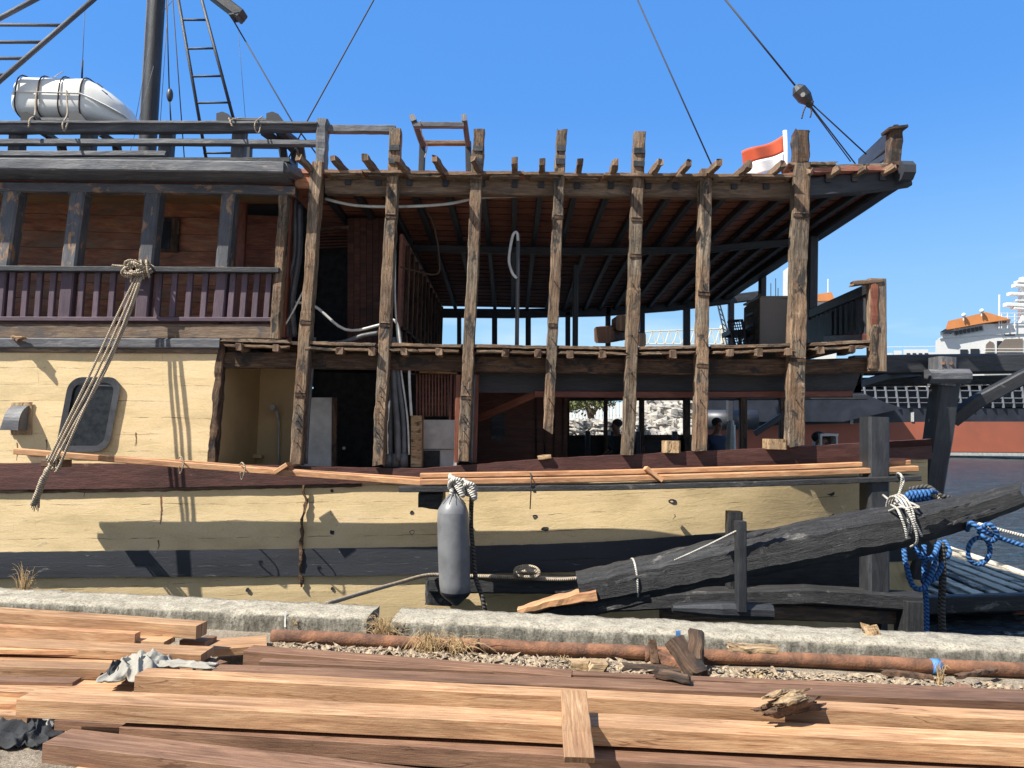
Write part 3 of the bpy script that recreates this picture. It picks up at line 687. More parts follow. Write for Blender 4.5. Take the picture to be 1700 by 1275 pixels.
mb = MB(); mb.sweep([V((lerp(gx0, gx1, k/8), 11.9, roofz(lerp(gx0, gx1, k/8), 11.9)-.22)) for k in range(9)], .09, .11); put('girder', mb, 'black', ship)
hp = [(700, 519), (850, 520), (1000, 517), (1120, 508), (1260, 490)]
bar('far_header', hp, 15, 16.8, .14, 'black', ship)
for x, y0, y1, wd in [(762, 515, 665, 7), (821, 515, 665, 9), (877, 515, 665, 9), (943, 512, 665, 8), (1010, 510, 665, 8), (1067, 506, 665, 8), (1141, 502, 665, 11), (1215, 495, 665, 9)]:
    bar('far_post', [(x, y0), (x, y1)], wd, 16.8, .14, 'black', ship)
bar('centre_post', [(956, 440), (955, 640)], 9, 12.0, .1, 'black', ship)
bar('stern_post', [(1352, 392), (1350, 560)], 15, 11.7, .16, 'black', ship)
bar('stern_post', [(1268, 452), (1267, 560)], 10, 14.6, .16, 'black', ship)
# ---- saloon deck (floor) 
deckT = [(330, 563), (460, 566), (560, 571), (850, 575), (1050, 578), (1300, 573), (1455, 566)]
def dz(X):
    px = CX+X/9.0*FPX; return P(px, ip(deckT, px), 9.0).z
Xd0, Xd1 = P(366, 563, 9).x, P(1452, 566, 9).x
rows = []
for i in range(9):
    Y = 8.96+7.9*i/8
    rows.append([V((lerp(Xd0, Xd1, j/50), Y+(noise.noise(V((j*1.3, 7, 0)))*.05 if i == 0 else 0), dz(lerp(Xd0, Xd1, j/50)))) for j in range(51)])
mb = MB(); mb.grid(rows, thick=V((0, 0, -.04))); put('deck_floor', mb, 'framed', ship)
k = 0
for (x0, x1) in [(368, 480), (505, 560), (552, 622), (640, 700), (690, 766), (786, 850), (845, 908), (926, 1000), (990, 1040), (1060, 1100), (1098, 1160), (1182, 1260), (1250, 1316), (1345, 1400), (1390, 1448)]:
    k += 1
    for q in range(2):
        ym = ip(deckT, (x0+x1)/2)+q*9; bar('broken_board', [(x0+q*5, ip(deckT, x0)+q*9), ((x0+x1)/2, ym+random.uniform(-.8, .8)), (x1-q*7, ip(deckT, x1)+q*9)], 5 if q == 0 else 4, 8.90-.03*q, .14, 'frame' if (k+q) % 2 else 'stub', ship, rough=.006, step=.04, jag0=.14, jag1=.14, freq=13, ch=.04)
for x in [398, 458, 564, 618, 671, 729, 839, 893, 946, 1000, 1117, 1212, 1259, 1309, 1362, 1416]:
    X = P(x, 584, 8.85).x; z = dz(X)-.10
    mb = MB(); mb.sweep([V((X, 8.84+random.uniform(-.04, .02), z)), V((X, 9.2, z))], .075, .09, rough=.012, step=.05, jag0=.05, seed=x); mb2 = put('floor_joist', mb, 'stub', ship)
bar('deck_beam', [(368, 597), (480, 598), (620, 600), (800, 604), (1100, 608), (1312, 609)], 27, 9.03, .13, 'framed', ship, rough=.006, step=.12)
bar('deck_beam', [(1318, 609), (1454, 606)], 25, 9.02, .13, 'framed', ship, rough=.004, step=.12)
# dark skirt and red carling under the deck
mb = MB(); rows = [[P(x, y, 9.35) for x in range(790, 1440, 40)] + [P(xe, y, 9.35)] for y, xe in ((652, 1417), (616, 1437))]; mb.grid(rows, thick=V((0, .05, 0))); put('skirt_board', mb, 'black', ship)
bar('carling', [(888, 654), (1100, 655), (1416, 654)], 11, 9.30, .08, 'redbeam', ship)
bar('stair_stringer', [(795, 694), (892, 652)], 13, [9.9, 9.4], .08, 'redbeam', ship)
bar('stern_knee', [(1420, 640), (1470, 625), (1700, 605)], 10, [9.4, 9.9, 12], .1, 'black', ship)

# ---- interior partitions, lower space
zfl = P(600, 800, 9.2).z
mb = MB(); mb.box((-9, 9.1, zfl-.06), (1.2, 16.6, zfl)); mb.box((1.203, 9.9, zfl-.062), (4.9, 16.6, zfl-.003)); put('hold_floor', mb, 'framed', ship)
Xa = P(364, 700, 9.1).x
mb = MB(); mb.grid([[V((Xa, Y, z)) for Y in (9.1, 9.8, 10.5)] for z in (zfl, 2.4)], thick=V((-.04, 0, 0))); cab = put('washroom_wall', mb, 'cream', ship)
mb = MB(); xb2 = P(620, 700, 10.6).x; mb.grid([[V((X, 10.5, z)) for X in (Xa, -2.9)] for z in (zfl, 2.4)], thick=V((0, .04, 0))); wb = put('washroom_wall', mb, 'cream', ship)
mb = MB(); mb.tube([P(462, 770, 10.42), P(463, 700, 10.42), P(460, 683, 10.40), P(455, 678, 10.36)], .014, 8, smooth=4); put('shower_riser', mb, 'offwhite', wb)
mb = MB(); mb.tube([P(462, 697, 10.40), P(458, 680, 10.32), P(452, 676, 10.2)], .028, 8, smooth=4, taper=lambda t: .6+.8*t); put('shower_head', mb, 'offwhite', wb)
mb = MB(); mb.sweep([P(408, 757, 10.4), P(436, 758, 10.4)], .05, .1, up=YUP); put('soap_shelf', mb, 'cream', wb)
mb = MB(); mb.grid([[P(x, y, 9.9) for x in (500, 551)] for y in (800, 660)], thick=V((0, .03, 0))); dr = put('cabin_door', mb, 'offwhite', ship)
mb = MB(); mb.sweep([P(556, 660, 9.88), P(555, 800, 9.88)], .07, .06, up=YUP); put('door_edge', mb, 'framed', dr)
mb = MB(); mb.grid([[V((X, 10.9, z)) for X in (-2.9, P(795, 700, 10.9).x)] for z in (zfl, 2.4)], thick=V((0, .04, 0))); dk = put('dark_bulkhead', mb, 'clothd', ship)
mb = MB(); mb.grid([[V((P(795, 700, 9.3).x-.35, Y, z)) for Y in (9.35, 10.9)] for z in (zfl, 2.4)], thick=V((-.03, 0, 0))); put('inner_partition', mb, 'redbeam', ship)
mb = MB(); mb.tube([P(571, 744, 10.8), P(571, 744, 10.86)], .025, 10); put('door_knob', mb, 'white', dk)
for x0, x1, y0, y1, mt, Y in [(682, 700, 690, 775, 'split', 9.15), (700, 758, 697, 775, 'offwhite', 9.35)]:
    mb = MB(); mb.grid([[P(x, y, Y) for x in (x0, x1)] for y in (y1, y0)], thick=V((0, .3, 0))); lk = put('locker', mb, mt, ship)
mb = MB(); mb.sweep([P(702, 746, 9.33), P(757, 746, 9.33)], .008, .01, up=YUP); put('locker_joint', mb, 'framed', lk)
mb = MB(); mb.grid([[P(x, y, 9.33) for x in (703, 730)] for y in (775, 748)], thick=V((0, .02, 0))); put('locker_grille', mb, 'clothd', lk)
mb = MB(); mb.grid([[P(x, y, 9.40) for x in (690, 758)] for y in (692, 620)], thick=V((0, .03, 0))); lv = put('louvre_panel', mb, 'framed', ship)
for k in range(13): bar('louvre_slat', [(692+k*5.2, 622), (692+k*5.2, 690)], 2.6, 9.37, .03, 'redbeam', lv)
bar('door_frame', [(696, 616), (758, 618)], 5, 9.3, .1, 'split', ship)
bar('door_frame', [(761, 622), (758, 768)], 9, 9.1, .15, 'redbeam', ship)
bar('door_frame', [(789, 622), (785, 768)], 12, 9.25, .15, 'redbeam', ship)
mb = MB(); mb.grid([[P(x, y, 11.6) for x in (792, 942)] for y in (800, 640)], thick=V((0, .04, 0))); pn = put('panelled_wall', mb, 'redbeam', ship)
for x in (890, 905, 920, 935): bar('wall_batten', [(x, 645), (x, 790)], 3, 11.57, .03, 'framed', pn)
mb = MB(); mb.grid([[P(x, y, 11.57) for x in (816, 838)] for y in (732, 680)], thick=V((0, .02, 0))); put('mirror_panel', mb, 'greyr', pn)
bar('bulwark_far', [(780, 765), (1152, 765)], 80, 16.75, .1, 'black', ship)
bar('far_sill', [(940, 726), (1152, 725)], 7, 16.7, .2, 'framed', ship)
bar('far_carling', [(900, 661), (1440, 659)], 9, 16.7, .15, 'black', ship)
for x, y1, wd in [(1006, 760, 6), (1066, 760, 8), (1141, 760, 11), (1235, 775, 12), (1301, 775, 11), (942, 760, 7)]:
    bar('far_stanchion', [(x, 650), (x, y1)], wd, 16.6, .14, 'framed', ship)
for x in (976, 1018, 1060, 1121): bar('short_stanchion', [(x, 716), (x, 760)], 8, 16.2, .12, 'black', ship)
bar('inner_brace', [(1255, 720), (1300, 690)], 9, 15.5, .12, 'black', ship)
# far hull side
mb = MB(); mb.grid([[V((x, 16.9 - max(0, x-1)*.03, z)) for x in (-10, -4, 1, 5)] for z in (-1.3, .9)], thick=V((0, .1, 0))); put('far_hull_side', mb, 'blackh', ship)
mb = MB(); rows = [[V((4.95, Y, z)) for Y in (10.0, 13, 16.9)] for z in (-1.3, .75)]; mb.grid(rows, thick=V((.08, 0, 0))); put('transom', mb, 'blackh', ship)

for z0_, z1_, x1_ in ((zfl, 2.42, -1.3), (2.46, 4.6, -1.66)):
    mb = MB(); mb.grid([[V((x, 16.72, z)) for x in (-10, x1_)] for z in (z0_, z1_)], thick=V((0, .05, 0))); put('far_side_wall', mb, 'framed', ship)
# pipes in the opened wall
for nm, pts, r_, mt, Y in [
   ('waste_pipe', [(648, 770), (648, 690), (655, 600), (655, 575)], .035, 'pvcd', 9.15), ('waste_pipe', [(661, 765), (659, 700), (654, 640), (652, 560)], .04, 'pvcd', 9.10),
   ('waste_pipe', [(671, 765), (670, 700), (663, 640), (655, 570)], .032, 'pvcd', 9.12), ('water_pipe', [(679, 755), (676, 690), (664, 600), (656, 500), (656, 380), (650, 330)], .012, 'pvc', 9.1),
   ('water_pipe', [(683, 690), (680, 640), (678, 590), (668, 584)], .017, 'pvc', 9.08), ('water_pipe', [(480, 503), (520, 507), (573, 547), (628, 540), (650, 531), (660, 540), (666, 575)], .018, 'pvc', 9.22),
   ('waste_pipe', [(515, 571), (565, 569), (600, 558), (628, 553)], .03, 'pvcd', 9.2), ('air_hose', [(540, 330), (590, 341), (660, 343), (740, 339), (800, 328), (885, 325)], .020, 'pvc', 9.25),
   ('air_hose', [(684, 322), (705, 345), (722, 380), (730, 440), (722, 456), (690, 450), (664, 443)], .012, 'framed', 9.6),
   ('cable', [(489, 560), (485, 500), (497, 420), (498, 340)], .04, 'iron', 9.15), ('cable', [(478, 560), (476, 480), (490, 420), (489, 330)], .028, 'pvcd', 9.2),
   ('water_pipe', [(470, 545), (485, 520), (505, 480)], .012, 'pvc', 9.12), ('water_pipe', [(782, 768), (784, 700), (788, 620)], .02, 'pvcd', 9.1), ('cable', [(508, 770), (512, 690), (520, 590), (522, 560)], .022, 'pvcd', 9.06)]:
    mb = MB(); mb.tube([P(x, y, Y) for x, y in pts], r_, 8, smooth=5); put(nm, mb, mt, ship, smooth=True)
for x, y in ((657, 765), (670, 765), (645, 765)):
    mb = MB(); mb.tube([P(x, y-12, 9.13), P(x, y+10, 9.13)], .055, 10); put('pipe_coupling', mb, 'pvcd', ship, smooth=True)
mb = MB(); mb.tube([P(860, 388, 9.3), P(858, 584, 9.2)], .026, 10); gp = put('steel_pole', mb, 'greyr', ship, smooth=True)
mb = MB(); mb.tube([P(860, 400, 9.27), P(858, 386, 9.26), P(851, 392, 9.25), P(845, 430, 9.22), P(850, 452, 9.2), P(858, 462, 9.2)], .018, 8, smooth=5); put('bent_hose', mb, 'pvc', gp, smooth=True)

# ---- upper interior bulkheads
xw = -1.62
mb = MB(); mb.grid([[V((xw, Y, z)) for Y in (10.6, 12, 14, 16.7)] for z in (2.45, 4.4)], thick=V((-.05, 0, 0))); sb = put('saloon_bulkhead', mb, 'ceil', ship)
for k in range(11):
    Y = 10.9+k*.55; mb = MB(); mb.sweep([V((xw+.03, Y, 2.5)), V((xw+.03, Y, 4.3))], .05, .05, up=YUP); put('wall_batten', mb, 'framed', sb)
mb = MB(); mb.sweep([V((xw+.03, 10.7, 3.05)), V((xw+.03, 16.6, 3.05))], .05, .05); put('wall_batten', mb, 'framed', sb)
for k in range(7):
    x0 = 577+k*10.5; mb = MB(); mb.grid([[P(x, y, 10.55+.012*(k % 2)) for x in (x0, x0+10)] for y in (600, 362)], thick=V((0, .03, 0))); put('bulkhead_board', mb, 'dkred', ship)
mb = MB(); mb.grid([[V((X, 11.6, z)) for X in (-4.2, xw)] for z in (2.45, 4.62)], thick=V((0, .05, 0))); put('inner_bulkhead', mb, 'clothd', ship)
for k in range(6): bar('lath', [(522, 386+k*5), (577, 384+k*5)], 2, 11.0, .03, 'redbeam', ship)
bar('bulkhead_rail', [(520, 380), (580, 377)], 6, 10.5, .06, 'framed', ship)

# ---- side gallery (left)
yw = 10.2
gz0, gz1 = P(200, 570, 9.1).z, P(200, 330, yw).z
nb = 9
for k in range(nb):
    z0 = lerp(gz0, gz1, k/nb); z1 = lerp(gz0, gz1, (k+1)/nb)-.006
    mb = MB(); mb.grid([[V((x, yw, z)) for x in (-10, -7, -4.05)] for z in (z0, z1)], thick=V((0, .03, 0))); put('cabin_wall_board', mb, 'varn', ship)
mb = MB(); mb.grid([[V((x, yw+.05, z)) for x in (-10, -4.05)] for z in (gz0, gz1+.5)], thick=V((0, .03, 0))); put('cabin_wall_backing', mb, 'framed', ship)
mb = MB(); mb.sweep([P(281, 362, yw-.04), P(277, 418, yw-.04)], .30, .03, up=YUP); wi = put('wall_window', mb, 'framed', ship)
mb = MB(); mb.sweep([P(274, 368, yw-.06), P(271, 413, yw-.06)], .17, .01, up=YUP); put('pane', mb, 'window', wi)
mb = MB(); mb.sweep([P(404, 330, yw-.04), P(393, 560, yw-.04)], .12, .08, up=YUP); put('door_jamb', mb, 'redbeam', ship)
mb = MB(); mb.grid([[V((X, 10.9, z)) for X in (-4.8, -3.25)] for z in (gz0-.05, 4.7)], thick=V((0, .03, 0))); put('recess_wall', mb, 'ceil', ship)
# gallery floor and ceiling
mb = MB(); mb.grid([[V((x, y, gz0-.02+.0*x)) for x in (-10, -3.2)] for y in (9.1, 11)], thick=V((0, 0, -.04))); put('gallery_floor', mb, 'framed', ship)
mb = MB(); rows = [[P(x, y, Y) for x in (-500, 0, 200, 470)] for y, Y in ((312, 9.12), (338, yw))]; mb.grid(rows, thick=V((0, 0, .04))); put('gallery_ceiling', mb, 'ply', ship)
mb = MB(); rows = [[P(x, y, Y) for x in (-560, 0, 200, 480)] for y, Y in ((268, 8.75),)]; rows += [[V((p.x, yy_, p.z+.03)) for p in rows[0]] for yy_ in (11, 14, 16.9)]; mb.grid(rows, thick=V((0, 0, .05))); put('roof_planking', mb, 'black', ship)
# fascia, cap and header
bar('roof_cap', [(-450, 264), (0, 271), (470, 277)], 20, 8.60, .45, 'greyr', ship, rough=.004, step=.2)
bar('roof_cap_end', [(468, 277), (500, 290)], 18, [8.6, 9.0], .12, 'greyr', ship, rough=.004, step=.1)
bar('fascia_board', [(-450, 288), (0, 293), (526, 300)], 17, 9.00, .06, 'redbeam', ship, rough=.003, step=.2)
bar('header_rail', [(-450, 305), (0, 309), (400, 313), (490, 316)], 16, 8.93, .14, 'greyp', ship, rough=.002, step=.2)
bar('broken_header_end', [(490, 300), (524, 302)], 26, 8.96, .08, 'varn', ship, rough=.006, step=.05)
gp_ = [(-108, -132, 28), (18, -2, 28), (128, 111, 26), (253, 239, 26), (379, 367, 23)]
for xt, xb_, wd in gp_:
    g = bar('gallery_post', [(xt, 312), (xb_, 450)], wd, 8.95, .19, 'greyp', ship, rough=.002, step=.1)
    for s_ in (-1, 1):       # rounded brackets in the upper corners
        mb = MB(); k0 = 0; c = [(xt+s_*wd/2-s_*1, 316), (xt+s_*(wd/2+9), 316), (xt+s_*(wd/2+3), 318.5), (xt+s_*(wd/2), 325)]
        a_ = [P(x, y, 8.955) for x, y in c]; b2 = [p+V((0, .12, 0)) for p in a_]; mb.v = a_+b2
        mb.quad((0, 1, 2, 3), [(0, 0)]*4)
        for i in range(4): j = (i+1) % 4; mb.quad((i, j, 4+j, 4+i), [(0, 0)]*4)
        put('corner_bracket', mb, 'greyp', g)
    bar('lower_post', [(xb_+1, 450), (xb_-6, 528)], wd*.82, 8.99, .12, 'purple', ship)
bar('end_post', [(470, 320), (463, 440), (455, 562)], 15, 8.95, .14, 'frame', ship, rough=.014, step=.05)
bar('cheek_post', [(482, 322), (468, 560)], 8, 9.08, .14, 'redbeam', ship)
bar('hand_rail', [(-450, 434), (0, 445), (462, 448)], 9, 8.90, .15, 'black', ship, rough=.002, step=.2)
bar('foot_rail', [(-450, 517), (0, 529), (452, 530)], 7, 8.97, .09, 'purple', ship, rough=.002, step=.2)
bx = []
segs = [(-108, -132), (18, -2), (128, 111), (253, 239), (379, 367), (480, 467)]
for (a_, b2), (c_, d_) in zip(segs, segs[1:]):
    for k in range(1, 5 if d_ < 460 else 5): bx.append(lerp(b2, d_, k/5))
for x in bx: bar('baluster', [(x, 450), (x-6, 528)], 9.5, 9.0, .05, 'purple', ship)
# ---- upper rails
bar('upper_rail', [(-450, 205), (0, 212), (300, 211), (530, 209)], 13, 8.95, .12, 'greyr', ship, rough=.006, step=.2)
bar('upper_rail', [(-450, 199), (0, 202), (300, 202), (526, 203)], 4, 8.90, .16, 'greyr', ship, rough=.006, step=.2)
bar('upper_rail', [(534, 212), (656, 213)], 13, 8.97, .10, 'greyr', ship, rough=.006, step=.1)
bar('middle_rail', [(-450, 227), (0, 234), (300, 234), (527, 236)], 9, 8.97, .1, 'greyr', ship, rough=.006, step=.2, jag1=.06)
bar('lower_rail', [(-450, 247), (0, 254), (272, 254)], 9, 8.97, .1, 'greyr', ship, rough=.006, step=.2, jag1=.06)
for x in (-230, -100, 23, 142, 273, 394):
    bar('rail_post', [(x+2, 206), (x-2, 264)], 22, 9.07, .14, 'greyr', ship, rough=.004, step=.1)
for x in (68, 160, 436, 466):
    bar('diagonal_support', [(x, 216), (x+30, 238), (x+34, 262)], 12, [9.3, 9.8, 9.9], .1, 'black', ship)
for x, x2 in ((38, 118), (363, 446)):
    for q in (x, x2):
        mb = MB(); c = [(q-4, 202), (q-4, 188), (q+6, 185), (q+16, 189), (q+26, 202)]; a_ = [P(u_, v_, 9.1) for u_, v_ in c]; b2 = [p+V((0, .12, 0)) for p in a_]; mb.v = a_+b2; n = 5
        mb.quad(range(n), [(0, 0)]*n); mb.quad(range(2*n-1, n-1, -1), [(0, 0)]*n)
        for i in range(n): j = (i+1) % n; mb.quad((j, i, n+i, n+j), [(0, 0)]*4)
        put('cradle_chock', mb, 'black', ship)
    bar('cradle_bar', [(x, 197), (x2+10, 198)], 5, 9.25, .06, 'greyr', ship)
# empty cradle frame
for a_ in ((684, 192, 701, 240, 699, 288), (770, 192, 777, 240, 778, 288)):
    bar('cradle_arm', [(a_[0], a_[1]), (a_[2], a_[3])], 9, [9.3, 9.9], .1, 'greyr', ship, rough=.004, step=.1); bar('cradle_leg', [(a_[2], a_[3]-6), (a_[4], a_[5])], 10, 9.9, .1, 'black', ship)
bar('cradle_bar', [(686, 206), (770, 206)], 9, 9.35, .08, 'greyr', ship, rough=.004, step=.1)
bar('cradle_bar', [(703, 236), (776, 236)], 7, 9.9, .08, 'stub', ship, rough=.004, step=.1)
rope('lashing', [P(698, 200, 9.3), P(700, 222, 9.5), P(706, 235, 9.8), P(709, 245, 9.88), P(705, 262, 9.88)], .008, 'ropew', ship)
# cradle at the left rail (small frame with light bar)
bar('cradle_arm', [(448, 192), (465, 225), (486, 250)], 10, [9.2, 9.6, 9.9], .1, 'black', ship); bar('cradle_leg', [(487, 232), (487, 285)], 9, 9.9, .1, 'black', ship); bar('cradle_leg', [(412, 232), (411, 262)], 8, 9.9, .1, 'black', ship); bar('cradle_bar', [(412, 242), (480, 243)], 5, 9.9, .06, 'greyr', ship)
# stern upper rail piece
bar('corner_post', [(1487, 274), (1491, 212)], 21, 8.9, .16, 'framed', ship, rough=.02, step=.05, jag1=.05)
bar('corner_post_cap', [(1476, 213), (1508, 208)], 5, 8.85, .2, 'framed', ship, rough=.008, step=.05)
mb = MB(); mb.sweep([P(1487, 222, 9.0), P(1428, 275, 11.2)], .06, .22, up=V((0, 0, 1))); put('stern_rail', mb, 'black', ship)
mb = MB(); mb.sweep([P(1484, 252, 9.0), P(1446, 275, 10.4)], .05, .08, up=V((0, 0, 1))); put('stern_rail', mb, 'black', ship)
# ---- stern balustrade on the saloon deck
mb = MB(); mb.sweep([P(1458, 474, 8.98), P(1345, 522, 11.8)], .09, .14); put('balustrade_rail', mb, 'black', ship)
mb = MB(); mb.sweep([P(1458, 560, 8.98), P(1345, 563, 11.8)], .07, .10); put('balustrade_sill', mb, 'redbeam', ship)
for k in range(12):
    t_ = (k+1)/13; Y = lerp(9.0, 11.8, t_); x = CX + (P(1458, 500, 8.98).x + (P(1345, 520, 11.8).x-P(1458, 500, 8.98).x)*t_)/Y*FPX
    a_ = lerp(P(1458, 478, 8.98), P(1345, 524, 11.8), t_); b2 = lerp(P(1458, 562, 8.98), P(1345, 565, 11.8), t_)
    mb = MB(); mb.sweep([a_, b2], .05, .09, up=YUP); put('balustrade_slat', mb, 'black', ship)
mb = MB(); mb.sweep([lerp(P(1458, 492, 9.06), P(1345, 530, 11.9), .5), lerp(P(1458, 556, 9.06), P(1345, 562, 11.9), .5)], .02, 2.6, up=YUP); put('balustrade_panel', mb, 'black', ship)
bar('quarter_post', [(1458, 462), (1459, 616)], 29, 8.9, .10, 'greybrown', ship, rough=.004, step=.1)
bar('quarter_post_edge', [(1452, 468), (1452, 540)], 12, 8.885, .05, 'redbeam', ship, rough=.01, step=.04, jag0=.1)
bar('quarter_post_edge', [(1453, 540), (1450, 612)], 12, 8.88, .05, 'frame', ship, rough=.02, step=.04, jag0=.1)
bar('rail_end', [(1418, 470), (1466, 465)], 7, 8.88, .12, 'stub', ship, rough=.008, step=.04, jag0=.05)

# ---- black stern gallows, rudder posts
bar('gallows_beam', [(1420, 606), (1560, 604), (1720, 602), (2000, 596)], 33, [9.9, 9.9, 9.9, 9.9], .22, 'black', ship)
bar('gallows_beam', [(1400, 634), (1560, 632), (1720, 628)], 14, 10.3, .3, 'blackw', ship)
bar('sternpost', [(1580, 630), (1566, 730), (1549, 830), (1530, 960)], 36, [9.55, 9.6, 9.7, 9.9], .26, 'black', ship, step=.2, rough=.004)
bar('gallows_head', [(1576, 592), (1574, 640)], 30, 9.5, .3, 'greyr', ship, rough=.004, step=.06)
bar('gallows_crosspiece', [(1546, 624), (1615, 624)], 24, 9.42, .22, 'greyr', ship, rough=.006, step=.05, ch=.3)
bar('gallows_brace', [(1586, 698), (1625, 668), (1700, 628), (1780, 590)], 22, [9.7, 9.6, 9.5, 9.4], .16, 'black', ship, rough=.003, step=.1)
for x, y in ((1566, 603), (1579, 603)):
    mb = MB(); mb.tube([P(x, y, 9.48), P(x, y, 9.55)], .022, 8); put('bolt', mb, 'rust', ship)
bar('rudder_post', [(1461, 692), (1461, 1000)], 35, 8.42, .27, 'black', ship, rough=.003, step=.15)
bar('stern_planking_edge', [(1530, 790), (1524, 840)], 10, 9.25, .1, 'yellow', ship)

# ---- mast, boom, shrouds
mb = MB(); a_, b2 = P(245, 262, 12.8), P(263, -40, 12.8); b2 = a_ + (b2-a_)*3.2
a0 = a_ - (b2-a_)*.1
mb.tube([a0, a_, lerp(a_, b2, .5), b2], .135, 18); mast = put('mast', mb, 'black', ship, smooth=True)
mb = MB(); mb.tube([a_+V((-.13, -.05, 0)), b2+V((-.13, -.05, 0))], .025, 8); put('mast_track', mb, 'greyr', mast)
mb = MB(); mb.sweep([P(350, -12, 9.6), P(402, 28, 9.6)], .14, .2, up=YUP); mb.sweep([P(402, 28, 9.6), P(384, 30, 9.6)], .02, .2, up=YUP); put('boom_end', mb, 'black', ship)
def ladder(name, rail_pts, rungs, Y, r_=.028, mt='black'):
    first = None
    for a_, b2 in rail_pts:
        mb = MB(); mb.tube([P(a_[0], a_[1], Y), P(b2[0], b2[1], Y)], r_, 8); o = put(name, mb, mt, ship if first is None else first, smooth=True)
        if first is None: first = o
        else: o.name = 'ladder_rail'
    for a_, b2 in rungs:
        mb = MB(); mb.tube([P(a_[0], a_[1], Y), P(b2[0], b2[1], Y)], r_*.7, 8); put('rung', mb, mt, first, smooth=True)
ladder('shroud_ladder', [((160, -5), (-60, 186)), ((66, -5), (-60, 62))], [((-30, 41), (107, 42)), ((-60, 70), (74, 70)), ((-60, 97), (46, 97)), ((-60, 124), (14, 124))], 9.3, .032, 'greyr')
ladder('shroud_ladder', [((291, -30), (342, 262)), ((327, -30), (395, 225))], [((303, 33), (341, 33)), ((311, 81), (357, 80)), ((319, 127), (371, 126)), ((326, 171), (383, 170)), ((338, 254), (384, 254))], 10.6, .024)
def stay(pts, Y, r_=.009, mt='cable', nm='stay'):
    Ys = Y if isinstance(Y, (list, tuple)) else [Y]*len(pts)
    mb = MB(); mb.tube([P(x, y, q) for (x, y), q in zip(pts, Ys)], r_, 6); return put(nm, mb, mt, ship, smooth=True)
stay([(384, 28), (484, 200), (530, 262)], 9.7, .010); stay([(626, -10), (512, 197), (478, 265)], 9.7, .010); stay([(1054, -10), (1186, 284)], [10, 9.6], .010)
stay([(1198, -8), (1320, 142)], 9.6, .012); stay([(1343, 172), (1420, 272)], [9.6, 10.2], .010); stay([(1345, 170), (1438, 256)], [9.6, 10.0], .010)
stay([(1341, 172), (1412, 268)], [9.6, 10.4], .008)
for pts, rr in [([(276, -10), (281, 150)], .010), ([(281, 160), (284, 205)], .012), ([(286, -10), (306, 262)], .009), ([(280, -10), (266, 205)], .005), ([(141, 8), (136, 130)], .005), ([(137, 100), (136, 130)], .014),
                ([(393, 20), (408, 205)], .004), ([(247, 80), (224, 205)], .004), ([(296, -10), (270, 20)], .004), ([(255, 110), (213, 262)], .004)]:
    stay(pts, 11.5, rr, 'cable' if rr > .008 else 'greyr', 'halyard')
mb = MB(); mb.blob(P(282, 158, 11.5), .05, .05, .11); put('turnbuckle', mb, 'iron', ship, smooth=True)
blk = None
mb = MB(); mb.tube([P(1321, 143, 9.56), P(1326, 150, 9.56), P(1336, 162, 9.56), P(1345, 171, 9.56)], .095, 10, taper=lambda t: (.45, 1, 1, .5)[min(3, int(t*3.01))]); blk = put('tackle_block', mb, 'black', ship, smooth=False)
mb = MB(); mb.tube([P(1333, 157, 9.44), P(1333, 157, 9.68)], .03, 8); put('sheave_pin', mb, 'offwhite', blk)
rope('loose_end', [P(1341, 172, 9.55), P(1335, 182, 9.5), P(1331, 197, 9.5)], .010, 'roped', ship); rope('loose_end', [P(1344, 172, 9.55), P(1347, 185, 9.5), P(1345, 195, 9.5)], .010, 'roped', ship)
mb = MB(); mb.blob(P(1344, 172, 9.55), .05, .05, .05, rough=.4); put('rope_knot', mb, 'roped', ship)

# low black strakes, guards and posts at the stern
bar('guard_beam', [(712, 972), (860, 974), (1060, 976)], 24, 8.58, .3, 'blackw', ship, rough=.008, step=.08)
bar('guard_bracket', [(728, 965), (728, 1006)], 45, 8.66, .26, 'blackw', ship, rough=.02, step=.04)
bar('skeg_beam', [(1000, 1004), (1200, 995), (1350, 991), (1538, 1003)], 26, 8.35, .28, 'blackw', ship, rough=.006, step=.1)
bar('lower_guard', [(1100, 1020), (1300, 1018), (1512, 1026)], 24, 8.5, .2, 'greybrown', ship, rough=.005, step=.1)
bar('fender_post', [(1222, 850), (1222, 1000)], 24, 8.45, .16, 'blackw', ship, rough=.004, step=.08)
bar('pile_foot', [(1522, 1000), (1522, 1090)], 36, 8.3, .28, 'blackw', ship, rough=.01, step=.08)
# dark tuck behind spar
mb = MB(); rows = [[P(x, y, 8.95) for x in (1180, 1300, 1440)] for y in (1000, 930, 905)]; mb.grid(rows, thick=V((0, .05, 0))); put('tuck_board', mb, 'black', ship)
bar('bulwark_block', [(1117, 752), (1117, 732)], 27, 8.9, .2, 'split', ship); bar('bulwark_block', [(1291, 746), (1291, 729)], 34, 8.9, .2, 'split', ship)
bar('chip', [(893, 760), (915, 758)], 6, 8.9, .1, 'split', ship, rough=.01, step=.03)

